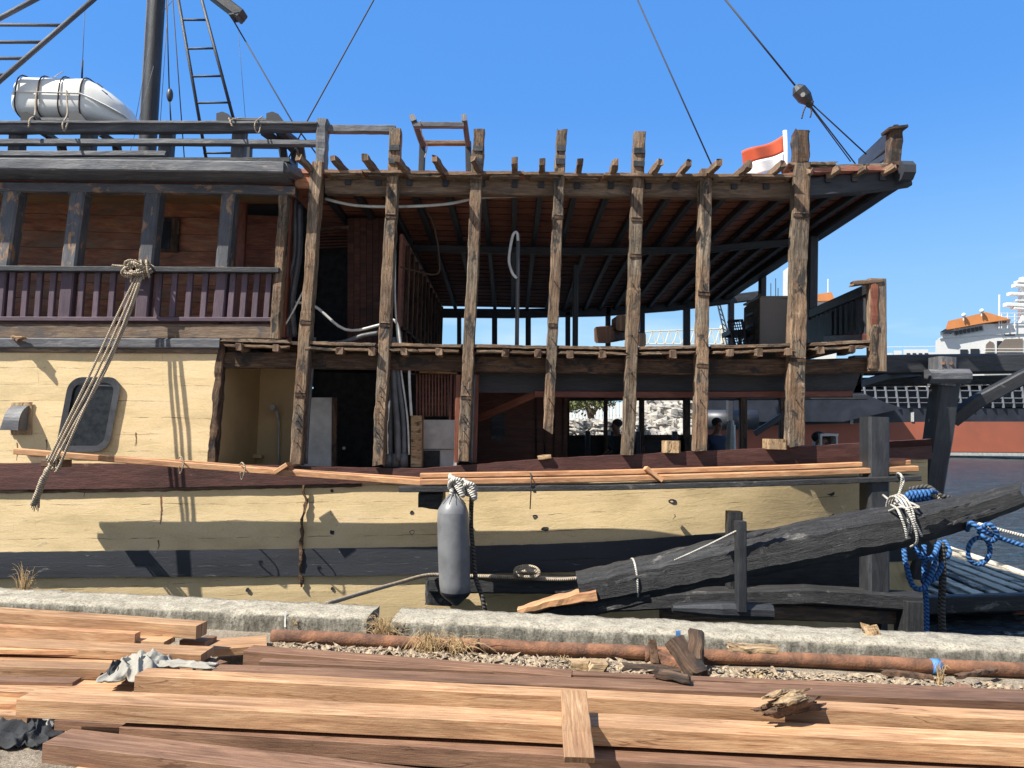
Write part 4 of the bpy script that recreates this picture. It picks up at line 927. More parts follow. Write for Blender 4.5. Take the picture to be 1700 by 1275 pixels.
# =================================================================== THINGS ON AND AROUND THE SHIP
# life raft canister
rc = P(122, 166, 9.75)
lr = thing('life_raft', 'white fibreglass life raft canister lashed in its cradle on the upper deck', 'life raft', rc+V((0, 0, -.3)))
a_, b2 = P(36, 172, 9.75), P(222, 178, 9.75); L = (b2-a_).length
def canister(mb, z0, z1, prof):
    rows = []
    n = 26
    ax = (b2-a_).normalized(); yv = V((0, 1, 0)); zv = ax.cross(yv)*1; zv = V((-ax.z, 0, ax.x))
    for i, (u, s_, dzv) in enumerate(prof):
        row = []
        for j in range(n+1):
            an = lerp(z0, z1, j/n); cx_ = math.copysign(abs(math.cos(an))**.45, math.cos(an)); sn = math.copysign(abs(math.sin(an))**.6, math.sin(an))
            row.append(a_ + ax*(L*u) + yv*(cx_*.36*s_) + zv*(sn*(.27)*s_ + dzv))
        rows.append(row)
    mb.grid(rows)
prof_t = [(.0, .02, 0), (.015, .5, 0), (.05, .82, 0), (.12, 1, 0), (.55, 1, 0), (.66, 1, 0), (.76, .93, -.05), (.86, .80, -.11), (.94, .62, -.16), (.99, .40, -.19), (1, .02, -.2)]
prof_b = [(.0, .02, 0), (.02, .7, 0), (.05, .85, 0), (.12, 1, 0), (.55, 1, 0), (.66, 1, 0), (.76, .90, -.05), (.86, .70, -.11), (.94, .48, -.16), (.99, .30, -.19), (1, .02, -.2)]
mb = MB(); canister(mb, 0, math.pi, prof_t); put('upper_shell', mb, 'grp', lr, smooth=True)
mb = MB(); canister(mb, math.pi, 2*math.pi, prof_b); put('lower_shell', mb, 'grp', lr, smooth=True)
ax = (b2-a_).normalized(); zv = V((-ax.z, 0, ax.x))
mb = MB(); rows = []
for (u, s_, q) in prof_t: rows.append([a_+ax*(L*u)+V((0, -.375*s_, 0))+zv*(q+.012), a_+ax*(L*u)+V((0, -.385*s_-.01, 0))+zv*q, a_+ax*(L*u)+V((0, -.375*s_, 0))+zv*(q-.012)])
mb.grid(rows); put('joint_flange', mb, 'white', lr)
for u in (.11, .30, .48, .66):
    mb = MB(); pts = []
    for j in range(25):
        an = 2*math.pi*j/24; s_ = 1.02 if u < .6 else 1.0; cx_ = math.copysign(abs(math.cos(an))**.45, math.cos(an)); sn = math.copysign(abs(math.sin(an))**.6, math.sin(an))
        pts.append(a_+ax*(L*(u+.012*math.sin(an)))+V((0, cx_*.37*s_, 0))+zv*(sn*.278*s_))
    mb.tube(pts, .009, 6); put('strap', mb, 'framed', lr)
for k in range(4):
    u = .78+.03*k; s_ = .9-.1*k; mb = MB(); z_ = .17-.075*k
    mb.sweep([a_+ax*(L*u)+V((0, -.345*s_, 0))+zv*(z_), a_+ax*(L*(u+.05))+V((0, -.335*s_, 0))+zv*(z_-.05)], .004, .018, up=V((0, 0, 1))); put('marking', mb, 'iron', lr)
rope('lashing', [P(66, 135, 9.4), P(60, 160, 9.35), P(58, 190, 9.2), P(50, 198, 8.93), P(48, 212, 8.9)], .012, 'rope', lr)
rope('lashing', [P(110, 150, 9.38), P(112, 188, 9.2), P(104, 205, 8.88), P(107, 217, 8.87), P(114, 200, 8.92)], .010, 'rope', lr)
rope('painter_line', [P(80, 133, 9.6), P(95, 125, 9.5), P(105, 119, 9.5)], .006, 'ropew', lr)
# lashings on upper rail
rope_r = rope('rail_lashing', [P(380, 196, 8.9), P(386, 210, 8.85), P(383, 200, 8.86), P(400, 196, 8.95)], .009, 'rope'); tag(rope_r, 'short cream lashing knotted on the upper rail left of the double chocks', 'rope')
rope_r = rope('rail_lashing', [P(436, 193, 9.0), P(424, 203, 8.85), P(424, 216, 8.85), P(430, 220, 8.9), P(434, 200, 8.95)], .008, 'rope'); tag(rope_r, 'thin cream loop of line hanging over the upper rail right of the double chocks', 'rope')

# flag
fl = thing('flag', 'red and white flag flying from a white pole above the stern', 'flag', P(1305, 292, 12.0))
mb = MB(); mb.tube([P(1308, 310, 12), P(1303, 217, 12)], .035, 8); put('flagpole', mb, 'white', fl, smooth=True)
def flagpart(v0, v1, mt):
    rows = []
    for i in range(7):
        v = lerp(v0, v1, i/6); row = []
        for j in range(19):
            u = j/18
            yt = lerp(224, 255, u**1.1) + 4*math.sin(u*5); yb = lerp(278, 300, u) + 3*math.sin(u*6+1); x = lerp(1301, 1234, u) + (v-.5)*6*u
            row.append(P(x, lerp(yt, yb, v), 12.0+.16*math.sin(u*7+v*1.6)*u))
        rows.append(row)
    mb = MB(); mb.grid(rows, thick=V((0, .004, 0))); put('red_half' if mt == 'flagr' else 'white_half', mb, mt, fl, smooth=True)
flagpart(0, .5, 'flagr'); flagpart(.5, 1, 'flagw')

# things on the saloon deck
cb = thing('cabinet', 'open grey brown cabinet with dark drawer fronts standing on the stern deck', 'cabinet', P(1270, 574, 10.5))
z0 = dz(3.8); ca = P(1262, 500, 10.2)
def cbox(x0, x1, y0, y1, Y, d, mt, nm, par):
    mb = MB(); mb.grid([[P(x, y, Y) for x in (x0, x1)] for y in (y1, y0)], thick=V((0, d, 0)) if Y < 50 else P((x0+x1)/2, y0, Y+d)-P((x0+x1)/2, y0, Y)); return put(nm, mb, mt, par)
cbox(1262, 1312, 494, 590, 10.2, .05, 'cabinet', 'side_panel', cb)
mb = MB(); mb.sweep([P(1262, 492, 10.18)+V((.3, 0, 0)), P(1236, 505, 12.0)+V((.3, 0, 0))], .62, .03); put('top_panel', mb, 'cabinet', cb)
mb = MB(); mb.sweep([P(1261, 545, 10.24), P(1236, 560, 12.0)], .03, .95, up=V((0, 0, 1))); put('front_panel', mb, 'framed', cb)
for k in range(3):
    mb = MB(); c = P(1250, 522+k*20, 10.9); mb.sweep([c+V((-.03, -.15, 0)), c+V((-.05, .15, 0))], .03, .05); put('handle', mb, 'iron', cb)
ch = thing('office_chair', 'black mesh office chair tilted beside the grey brown cabinet', 'chair', P(1228, 574, 11.0))
mb = MB(); fr = [P(1209, 533, 11), P(1232, 531, 11), P(1240, 572, 11), P(1221, 576, 11), P(1209, 533, 11)]; mb.tube(fr, .02, 8); put('back_frame', mb, 'iron', ch)
mb = MB()
for k in range(9): mb.tube([lerp(fr[0], fr[3], (k+.5)/9), lerp(fr[1], fr[2], (k+.5)/9)], .008, 5)
for k in range(6): mb.tube([lerp(fr[0], fr[1], (k+.5)/6), lerp(fr[3], fr[2], (k+.5)/6)], .008, 5)
put('back_mesh', mb, 'iron', ch)
zc = dz(3.4); c = P(1232, 560, 11.2)
mb = MB(); mb.sweep([V((c.x-.22, 11.3, zc+.42)), V((c.x+.24, 11.3, zc+.42))], .45, .07); put('seat', mb, 'iron', ch)
mb = MB(); mb.tube([V((c.x, 11.3, zc+.4)), V((c.x, 11.3, zc+.06))], .03, 8)
put('column', mb, 'iron', ch)
for k in range(5):
    mb = MB(); q = 2*math.pi*k/5; mb.tube([V((c.x, 11.3, zc+.1)), V((c.x+.28*math.cos(q), 11.3+.28*math.sin(q), zc+.05))], .02, 6); put('foot', mb, 'iron', ch)
def ondeck(name, pts, tpx, Y, depth, mat, label):
    o = bar(name, pts, tpx, Y, depth, mat, rough=.006, step=.08); return tag(o, label, 'timber', 'timber offcuts on the saloon deck')
mb = MB(); mb.sweep([P(1000, 556, 9.4), P(1030, 552, 10.6)], .21, .21, step=.1, rough=.006); tag(put('timber_offcut', mb, 'teakd'), 'square timber offcut on the upper floor, its sawn end to the viewer', 'timber', 'timber offcuts on the saloon deck')
mb = MB(); mb.sweep([P(1037, 536, 9.5), P(1028, 540, 10.6)], .22, .2, step=.1, rough=.006); tag(put('timber_offcut', mb, 'stub'), 'uppermost timber offcut on the upper floor, behind the fifth bare frame', 'timber', 'timber offcuts on the saloon deck')
mb = MB(); mb.sweep([P(1063, 564, 9.4), P(1062, 560, 10.2)], .14, .16, step=.1, rough=.006); tag(put('timber_offcut', mb, 'framed'), 'small dark timber offcut on the upper floor right of the fifth bare frame', 'timber', 'timber offcuts on the saloon deck')

# people
def skinned(name, verts, edges, radii, mat, parent, root=0):
    me = bpy.data.meshes.new(name); me.from_pydata(verts, edges, []); me.materials.append(MT[mat])
    o = bpy.data.objects.new(name, me); COL.objects.link(o); o.parent = parent; W[o.name] = W[parent.name]
    sk = o.modifiers.new('skin', 'SKIN'); 
    for i, r_ in enumerate(radii): me.skin_vertices[0].data[i].radius = (r_ if isinstance(r_, tuple) else (r_, r_)); me.skin_vertices[0].data[i].use_root = (i == root)
    sk.use_smooth_shade = True; sb_ = o.modifiers.new('sub', 'SUBSURF'); sb_.levels = 1; sb_.render_levels = 2
    return o
def person(base, rz, label, shirt, hatmat, lean=.1, cap=True):
    """seated figure, origin on the floor; faces -Y before rz"""
    t = thing('person', label, 'person', base, None); t.rotation_euler = (0, 0, rz)
    vs = [(0, 0, .45), (0, .0, .62), (0, -lean*.4, .82), (0, -lean*.7, .96), (0, -lean*.85, 1.03), (0, -lean-.01, 1.12), (0, -lean-.012, 1.21), (0, -lean-.01, 1.27)]
    rd = [(.14, .11), (.125, .10), (.15, .105), (.13, .09), .055, (.068, .08), (.074, .092), (.045, .055)]
    ed = [(i, i+1) for i in range(7)]
    vs.append((0, -lean-.125, 1.165)); rd.append(.014); ed.append((6, len(vs)-1))          # nose
    for s_ in (-1, 1):
        k = len(vs); vs += [(s_*.18, -lean*.6, .94), (s_*.24, -.06, .70), (s_*.19, -.28, .60), (s_*.16, -.36, .58)]; rd += [.05, .042, .032, (.035, .02)]
        ed += [(3, k), (k, k+1), (k+1, k+2), (k+2, k+3)]
        for f_ in range(4):
            q = len(vs); vs += [(s_*(.13+.02*f_), -.41-.01*(f_ in (1, 2)), .575), (s_*(.13+.02*f_), -.44, .555)]; rd += [.0085, .007]; ed += [(k+3, q), (q, q+1)]
        q = len(vs); vs += [(s_*.115, -.37, .59), (s_*.10, -.40, .58)]; rd += [.010, .008]; ed += [(k+3, q), (q, q+1)]
        k2 = len(vs); vs += [(s_*.10, -.05, .43), (s_*.13, -.42, .45), (s_*.13, -.42, .08), (s_*.13, -.56, .04)]; rd += [.08, .058, .042, .035]; ed += [(0, k2), (k2, k2+1), (k2+1, k2+2), (k2+2, k2+3)]
    skinned('body', vs, ed, rd, 'skin', t)
    sv = vs[:4]+[(0, -lean*.75, 1.0)]; sr2 = [(.17, .14), (.155, .13), (.19, .14), (.18, .12), (.08, .075)]; se = [(0, 1), (1, 2), (2, 3), (3, 4)]
    for s_ in (-1, 1):
        k = len(sv); sv += [(s_*.18, -lean*.6, .94), (s_*.235, -.055, .72)]; sr2 += [.085, .075]; se += [(3, k), (k, k+1)]
    skinned('shirt', sv, se, sr2, shirt, t)
    # trousers
    tv = [(0, 0, .45)]; tr = [(.16, .125)]; te = []
    for s_ in (-1, 1):
        k = len(tv); tv += [(s_*.10, -.05, .43), (s_*.13, -.42, .45), (s_*.13, -.42, .12)]; tr += [.095, .07, .055]; te += [(0, k), (k, k+1), (k+1, k+2)]
    skinned('trousers', tv, te, tr, 'clothd', t)
    mb = MB(); mb.blob(V((0, -lean+.012, 1.235)), .088, .105, .085, 14, 8); o = put('cap' if cap else 'hair', mb, hatmat, None, smooth=True, origin=(0, 0, 0)); o.parent = t; o.location = (0, 0, 0)
    for s_ in (-1, 1):
        mb = MB(); mb.blob(V((s_*.030, -lean-.086, 1.185)), .010, .007, .006, 8, 6); o = put('eye', mb, 'clothd', None, origin=(0, 0, 0)); o.parent = t; o.location = (0, 0, 0)
        mb = MB(); mb.blob(V((s_*.080, -lean-.0, 1.165)), .010, .018, .028, 8, 6); o = put('ear', mb, 'skin', None, smooth=True, origin=(0, 0, 0)); o.parent = t; o.location = (0, 0, 0)
    mb = MB(); mb.blob(V((0, -lean-.092, 1.115)), .026, .006, .006, 8, 6); o = put('mouth', mb, 'clothd', None, origin=(0, 0, 0)); o.parent = t; o.location = (0, 0, 0)
    if cap:
        mb = MB(); rows = [[V((x, -lean-.07-yy*(1-(x/.1)**2*.6), 1.235-yy*.15)) for x in (-.075, -.04, 0, .04, .075)] for yy in (0, .05, .09)]; mb.grid(rows, thick=V((0, 0, .006))); o = put('cap_brim', mb, hatmat, None, origin=(0, 0, 0)); o.parent = t; o.location = (0, 0, 0)
    return t
def seat_at(px, py_head, Y, *a, **k):
    p = P(px, py_head, Y); return person(V((p.x, p.y, p.z-1.2)), *a, **k)
seat_at(1349, 729, 11.2, R(50), 'person in a dark cap turned right, sitting behind the rail by the seventh bare frame', 'clothd', 'clothd')
seat_at(1185, 704, 13.5, R(20), 'person in a navy shirt sitting in the shade right of the sixth bare frame', 'navy', 'clothd', cap=False)
seat_at(1031, 706, 14.0, R(-60), 'person as a dark silhouette in the shade left of the fifth bare frame', 'clothd', 'clothd', cap=False)
mb = MB(); bx_ = thing('white_crate', 'small white framed box standing in the hold right of the capped person', 'box', P(1378, 745, 11))
cbox(1362, 1392, 720, 724, 11, .3, 'white', 'lid', bx_); cbox(1362, 1365, 724, 750, 11, .3, 'white', 'side', bx_); cbox(1388, 1391, 724, 750, 11, .3, 'white', 'side', bx_); cbox(1365, 1388, 724, 750, 11.2, .05, 'cabinet', 'back', bx_)
bx_ = thing('pale_jug', 'pale plastic jug in the shade between the sixth and seventh frames', 'jug', P(1212, 760, 13))
mb = MB(); mb.sweep([P(1212, 765, 13), P(1214, 705, 13)], .2, .2, up=YUP, ch=.3, taper=lambda t: 1-.35*t*t); put('jug_body', mb, 'offwhite', bx_)
mb = MB(); mb.tube([P(1214, 706, 13.1), P(1214, 698, 13.1)], .05, 10); put('jug_neck', mb, 'offwhite', bx_)

# ---- staging planks hung on the hull side
KS = -SUNDIR.z/SUNDIR.y
YPB = 9-.92/KS; YPF = 9-1.15/KS; YBB = 9-.64/KS; YBF = YBB-.35
def stage(name, pts, tpx, Y, depth, mat, label, **k):
    return tag(bar(name, pts, tpx, Y, depth, mat, rough=k.pop('rough', .002), step=.15, **k), label, 'plank', 'planks hung along the ship side')
YL = [YPF, lerp(YPF, 8.63, .4), 8.63]
stage('staging_plank', [(22, 749), (300, 772), (702, 802)], 10, YL, .07, 'plank', 'long fresh sawn staging plank sloping down from the left, the front one of its pair')
stage('staging_plank', [(50, 754), (290, 767), (500, 784), (705, 797)], 8, [lerp(YL[0], YL[2], t_)+.075 for t_ in (.04, .4, .7, 1)], .06, 'plank', 'fresh staging plank tied close to the hull behind the left front one')
stage('staging_plank', [(697, 790), (1000, 785), (1340, 775), (1512, 768)], 8, YBB-.13, .11, 'plank', 'upper fresh sawn plank along the maroon strake on the right half')
stage('staging_plank', [(697, 801), (1000, 796), (1340, 786), (1525, 778)], 9, YBB-.29, .12, 'plank', 'lower fresh sawn plank along the right half, lying on the black board')
stage('staging_board', [(662, 813), (800, 812), (1000, 810), (1250, 804), (1530, 794)], 9, YBF, .35, 'blackw', 'long black staging board under the planks, spanning from the grey fender to the stern post')
tag(bar('cross_batten', [(455, 785), (476, 771)], 7, [8.53, 8.53], .22, 'plank', rough=.002, step=.1), 'short slanted batten across the left pair of staging planks', 'batten')
tag(bar('cross_batten', [(1075, 778), (1102, 799)], 7, [YBB-.31, YBB-.33], .32, 'plank', rough=.002, step=.1), 'short slanted batten across the right pair of staging planks', 'batten')
tag(bar('cross_block', [(68, 769), (102, 770)], 12, YPF-.05, .2, 'teakd', rough=.002, step=.1), 'brown wooden block under the left plank end, where the rope is tied', 'wood block')
tag(bar('hanging_bracket', [(694, 830), (735, 832)], 27, 8.5, .35, 'blackw', rough=.02, step=.04), 'rotten black wooden block under the staging board beside the fender', 'wood block')
for i, (x, y, lab) in enumerate([(300, 766, 'first thin cord tied round the left staging planks'), (402, 776, 'thin cord tied round the left planks just left of the slanted batten')]):
    tag(rope('cord', [P(x-4, y-4, 8.6), P(x, y-8, 8.45), P(x+5, y, 8.42), P(x+2, y+14, 8.42), P(x-1, y+20, 8.5), P(x-3, y+8, 8.48)], .007, 'rope'), lab, 'cord')
tag(rope('cord', [P(880, 785, 8.6), P(882, 800, 8.35), P(880, 845, 8.6)], .007, 'roped'), 'dark cord dangling over the black staging board right of the fender', 'cord')

# ---- ropes at the left
rk = thing('mooring_rope', 'cream rope knotted round the gallery rail and hanging to the left plank end', 'rope', P(230, 450, 8.85))
def fall(o): return [P(230+o, 460, 8.8), P(205+o*2.2, 520, 8.70), P(160+o*2.5, 620, 8.5), P(118+o*1.6, 700, 8.35), P(84+o*1.2, 768, 8.26)]
for o in (-4, 0, 5): rope('rope_fall', fall(o), .014, 'rope', rk, k=8)
rope('rope_fall', [P(234, 460, 8.8), P(196, 560, 8.6), P(130, 700, 8.35), P(100, 770, 8.28), P(92, 784, 8.26)], .014, 'rope', rk, k=8)
mb = MB(); random.seed(3)
for k in range(11):
    pts = []; tl = random.uniform(-.9, .9); rx = random.uniform(.07, .145); rz_ = random.uniform(.045, .085); ox, oz = random.uniform(-.035, .035), random.uniform(-.03, .03)
    for j in range(10):
        q = 2*math.pi*j/9+k; ax_, az_ = rx*math.cos(q), rz_*math.sin(q)
        pts.append(P(229, 449, 8.88) + V((ax_*math.cos(tl)-az_*math.sin(tl)+ox, -.10*math.sin(q*1.0+k*1.7)-.04, ax_*math.sin(tl)*.7+az_*math.cos(tl)+oz)))
    mb.tube(pts, .0135, 8, smooth=5)
for k in range(4):
    x = 216+k*9; mb.tube([P(x, 436, 9.1), P(x, 433, 8.85), P(x+2, 448, 8.80), P(x+2+k, 470-k*3, 8.84)], .014, 8, smooth=5)
mb.tube([P(206, 442, 8.86), P(190, 441, 8.86), P(186, 440, 8.85)], .014, 8, smooth=4)
put('knot', mb, 'rope', rk, smooth=True)
mb = MB(); mb.tube([P(84, 772, 8.26), P(74, 790, 8.25), P(66, 812, 8.27), P(55, 838, 8.3)], .03, 8, smooth=6, taper=lambda t: .7+.5*math.sin(t*2.6), rough=.012, freq=20)
for k in range(7): mb.tube([P(60+k, 825, 8.28), P(52+k*2.2, 843+(k % 3)*3, 8.3)], .005, 5)
put('frayed_tail', mb, 'rope', rk, smooth=True)
mb = MB()
for k in range(4): mb.tube([P(78+k*6, 762, 8.3), P(80+k*6, 757, 8.55), P(82+k*6, 776, 8.35), P(78+k*6, 780, 8.30)], .013, 8, smooth=4)
put('hitch', mb, 'rope', rk, smooth=True)

# ---- fender
fy = 8.12; fb = P(754, 1000, fy)
fd = thing('ship_fender', 'large grey inflatable cylinder fender with black end, hanging from a rope against the hull', 'fender', P(754, 1005, fy))
def prof(mb, pts, n=24):
    rows = []
    for (x, y, r_) in pts:
        c = P(x, y, fy); rows.append([c+V((math.cos(2*math.pi*j/n)*r_, math.sin(2*math.pi*j/n)*r_, 0)) for j in range(n+1)])
    mb.grid(rows, flip=True)
k_ = fy/FPX
mb = MB(); prof(mb, [(756, 989, 21*k_), (756, 984, 24.5*k_), (755, 970, 25.5*k_), (754, 940, 26*k_), (753, 900, 26.3*k_), (752, 862, 26*k_), (752, 853, 25.5*k_), (752, 850, 25.2*k_)]); put('fender_body', mb, 'fender', fd, smooth=True)
mb = MB(); prof(mb, [(752, 851, 25.4*k_), (752, 845, 24*k_), (753, 836, 19.5*k_), (753, 829, 13*k_), (753, 823, 7*k_), (753, 815, 5*k_)]); put('fender_shoulder', mb, 'fender', fd, smooth=True, label='darker grey ribbed shoulder of the fender')
for j in range(10):
    q = 2*math.pi*j/10; mb = MB(); mb.tube([P(753, 820, fy)+V((math.cos(q)*6*k_, math.sin(q)*6*k_, 0)), P(753, 836, fy)+V((math.cos(q)*20*k_, math.sin(q)*20*k_, 0))], .008, 6, taper=lambda t: 1-.6*t); put('rib', mb, 'fender', fd, smooth=True)
mb = MB(); prof(mb, [(757, 1006, .3*k_), (757, 1004, 5*k_), (757, 1000, 9*k_), (756, 994, 16*k_), (756, 989, 21.6*k_), (756, 985, 24.6*k_), (755.6, 981, 25.4*k_)]); put('fender_cap', mb, 'fendb', fd, smooth=True)
mb = MB(); random.seed(5)
for (cx_, cy_, s_) in ((758, 806, 1), (779, 812, .9)):
    for k in range(3):
        pts = [P(cx_, cy_, fy-.02)+V((.075*s_*math.cos(q+k*.8), -.05*math.sin(q*1.0+k*1.3), .085*s_*math.sin(q)*(.8+.2*k))) for q in [2*math.pi*j/7 for j in range(8)]]
        mb.tube(pts, .026, 9, smooth=5)
mb.tube([P(752, 826, fy), P(750, 815, fy-.03), P(760, 800, fy+.1), P(772, 806, fy), P(786, 830, fy+.1)], .026, 9, smooth=5)
kn = thing('fender_rope', 'thick cream rope knotted over the black board, holding the grey fender', 'rope', P(765, 810, fy)); put('knot', mb, 'ropew', kn, smooth=True)
mb = MB(); mb.tube([P(783, 826, fy+.1), P(782, 870, fy+.25), P(786, 920, fy+.2), P(790, 960, fy+.1), P(800, 990, fy), P(806, 1020, fy)], .026, 9, smooth=6); put('rope_tail', mb, 'roped', kn, smooth=True)
# slack line to the quay
t = rope('slack_line', [P(540, 1003, 6.6), P(600, 985, 7.3), P(660, 968, 8.0), P(710, 955, 8.5), P(760, 956, 8.6), P(850, 958, 8.55), P(930, 962, 8.55), P(1000, 955, 8.6), P(1060, 945, 8.7)], .022, 'rope'); tag(t, 'grey slack mooring line drooping from the quay edge over the black guard beam', 'rope')
mb = MB()
for k in range(4): mb.tube([P(875, 954, 8.5)+V((.14*math.cos(q), -.06*math.sin(q+k), .05*math.sin(q)+.012*k)) for q in [2*math.pi*j/7 for j in range(8)]], .018, 8, smooth=4)
tag(put('rope_coil', mb, 'rope', smooth=True), 'small cream rope coil lying on the black guard beam right of the fender', 'rope')
tag(rope('thin_cord', [P(1120, 930, 7.15), P(1175, 905, 6.95), P(1229, 878, 6.74)], .008, 'ropew', k=2), 'thin pale cord stretched from the black spar to the slender black post', 'cord')

# ---- the big black spar
sp = thing('timber_spar', 'huge weathered black octagonal timber spar leaning up to the right across the stern', 'spar', P(966, 985, 7.4))
sy = [7.45, 7.4, 7.3, 7.2, 7.16, 7.1, 7.0]
pts = [(964, 985), (1100, 959), (1250, 927), (1420, 893), (1494, 880), (1600, 858), (1714, 823)]
path = [P(x, y, Y)+V((0, .17, 0)) for (x, y), Y in zip(pts, sy)]
mb = MB(); mb.sweep(path, .40, .36, up=YUP, ch=.27, step=.05, rough=.014, freq=8, jag1=.1, taper=lambda t: (.86+.6*t) if t < .25 else (1.01 if t < .7 else 1.01-(t-.7)*1.45)); put('spar_body', mb, 'blackw', sp)
mb = MB(); mb.sweep([P(860, 1018, 7.5)+V((0, .1, 0)), P(905, 1005, 7.48)+V((0, .1, 0)), P(968, 992, 7.45)+V((0, .1, 0)), P(990, 988, 7.45)+V((0, .1, 0))], .10, .26, up=YUP, step=.05, rough=.015, freq=10, taper=lambda t: .5+.5*t); put('sawn_tongue', mb, 'plank', sp, label='raw orange sawn face at the foot of the spar')
mb = MB(); mb.sweep([P(872, 1034, 7.52)+V((0, .14, 0)), P(965, 1012, 7.5)+V((0, .14, 0)), P(1080, 984, 7.45)+V((0, .14, 0))], .20, .27, up=YUP, step=.06, rough=.012, taper=lambda t: .35+.65*min(1, t*2)); put('lower_lip', mb, 'blackw', sp)
for (x0, y0, x1, y1) in [(1530, 856, 1605, 838), (1580, 868, 1650, 848), (1020, 968, 1110, 948), (1200, 905, 1290, 880)]:
    c = P(x0, y0, 7.08 if x0 > 1400 else 7.26); d_ = P(x1, y1, 7.03 if x0 > 1400 else 7.24)
    mb = MB(); mb.sweep([c, lerp(c, d_, .5)+V((0, 0, .01)), d_], .03, .035, up=YUP, step=.03, rough=.018, freq=16, jag0=.08, jag1=.08); put('splinter', mb, 'blackw', sp)
# lashing on spar
def wrap(px, py, Y, r_, n_, mt, nm, label, thick=.011, slant=0):
    mb = MB()
    for k in range(n_):
        c = P(px+k*5, py-k*1.5, Y)+V((0, .17, 0)); pts = []
        for j in range(17):
            q = 2*math.pi*j/16; pts.append(c+V((slant*math.cos(q), -r_*math.sin(q), r_*math.cos(q))))
        mb.tube(pts, thick, 7, smooth=2)
    return tag(put(nm, mb, mt, smooth=True), label, 'rope')
wrap(1058, 966, 7.42, .195, 1, 'ropew', 'spar_lashing', 'single white cord tied round the lower end of the black spar', slant=-.02)
t = wrap(1505, 862, 7.13, .20, 3, 'ropew', 'spar_lashing', 'bundle of white cords tied round the black spar below the stern post', slant=-.03)
lz = thing('lashing', 'white cord lashing hanging from the staging board down over the black spar', 'rope', P(1495, 800, 8.2))
for pts in [[(1490, 800, 8.6), (1490, 786, 8.3), (1497, 792, 8.15), (1494, 815, 8.2), (1488, 828, 8.1), (1494, 838, 7.2), (1508, 850, 6.92), (1520, 880, 6.90), (1522, 900, 6.95), (1512, 908, 7.1)],
            [(1494, 786, 8.3), (1500, 800, 8.15), (1490, 826, 8.15), (1478, 836, 7.6), (1490, 846, 7.0), (1502, 875, 6.92), (1506, 895, 6.95)],
            [(1472, 850, 7.3), (1500, 842, 6.95), (1516, 862, 6.9), (1530, 890, 6.95)], [(1466, 822, 8.1), (1492, 840, 7.4), (1525, 842, 7.1), (1500, 830, 7.5)]]:
    rope('cord', [P(*q) for q in pts], .012, 'ropew', lz)
# blue ropes
bl = thing('blue_rope_coil', 'thick blue rope coiled round the stern post above the black spar', 'rope', P(1520, 830, 8.1))
for k in range(7):
    o = k*7; rope('coil_turn', [P(1495+o, 862-o*.15, 7.9), P(1498+o, 835-o*.2, 7.75), P(1512+o*.8, 818-o*.05, 7.75), P(1535+o*.6, 822+o*.05, 7.9), P(1548+o*.4, 850, 8.0)], .026, 'ropeb', bl)
rope('coil_turn', [P(1510, 812, 8.0), P(1540, 808, 7.9), P(1560, 822, 7.8), P(1578, 826, 7.8)], .024, 'roped', bl)
rope('coil_turn', [P(1515, 818, 7.9), P(1545, 820, 7.8), P(1560, 835, 7.8), P(1520, 840, 7.9)], .024, 'rope', bl)
bh = thing('blue_rope_loops', 'dark blue rope loops hanging below the black spar', 'rope', P(1530, 990, 8.0))
for pts in [[(1500, 895, 7.8), (1503, 930, 7.75), (1515, 972, 7.7), (1535, 975, 7.7), (1550, 940, 7.75), (1556, 905, 7.8)], [(1515, 900, 7.8), (1530, 925, 7.7), (1548, 925, 7.7), (1560, 900, 7.8)],
            [(1534, 905, 7.9), (1535, 960, 7.8), (1538, 1010, 7.8), (1538, 1060, 7.8)], [(1560, 900, 7.9), (1565, 930, 7.8), (1552, 960, 7.75), (1530, 965, 7.75)], [(1568, 898, 7.9), (1576, 915, 7.8), (1570, 925, 7.8), (1562, 905, 7.8)]]:
    rope('rope_loop', [P(*q) for q in pts], .027, 'ropeb', bh)
tag(rope('hanging_rope', [P(1563, 900, 7.8), P(1565, 960, 7.8), P(1563, 1010, 7.8), P(1566, 1060, 7.8)], .036, 'roped'), 'thick black wet rope hanging straight down to the water beside the slatted raft', 'rope')
br = thing('mooring_loop', 'blue rope bowline with a ring loop tied under the raised end of the spar', 'rope', P(1630, 890, 7.2))
rope('ring_loop', [P(1625, 890, 7.2)+V((.105*math.cos(q), -.02*math.sin(q), .13*math.sin(q)-.14)) for q in [2*math.pi*j/14+1.6 for j in range(15)]], .022, 'ropeb', br)
rope('blue_line', [P(1606, 880, 7.2), P(1612, 868, 7.0), P(1630, 880, 6.95), P(1660, 893, 6.95), P(1700, 906, 6.9), P(1800, 935, 6.6)], .022, 'ropeb', br)
rope('cream_line', [P(1618, 868, 7.1), P(1650, 877, 6.95), P(1700, 890, 6.9), P(1800, 912, 6.6)], .018, 'ropew', br)
rope('knot_turn', [P(1625, 885, 7.0), P(1640, 870, 6.9), P(1655, 885, 6.9), P(1648, 898, 6.95), P(1632, 890, 6.95), P(1640, 872, 7.0)], .022, 'ropeb', br)
# black log in front
tag(bar('black_log', [(1120, 1014), (1200, 1016), (1286, 1019)], 24, 6.75, .18, 'black', rough=.003, step=.06, ch=.3, taper=lambda t: .45+.55*min(1, t*2)), 'short black octagonal log behind the kerb block under the slender post', 'log')

tag(bar('slender_post', [(1232, 866), (1233, 1016)], 16, 6.72, .10, 'black', rough=.003, step=.06), 'slender black square post standing in front of the big black spar', 'post')
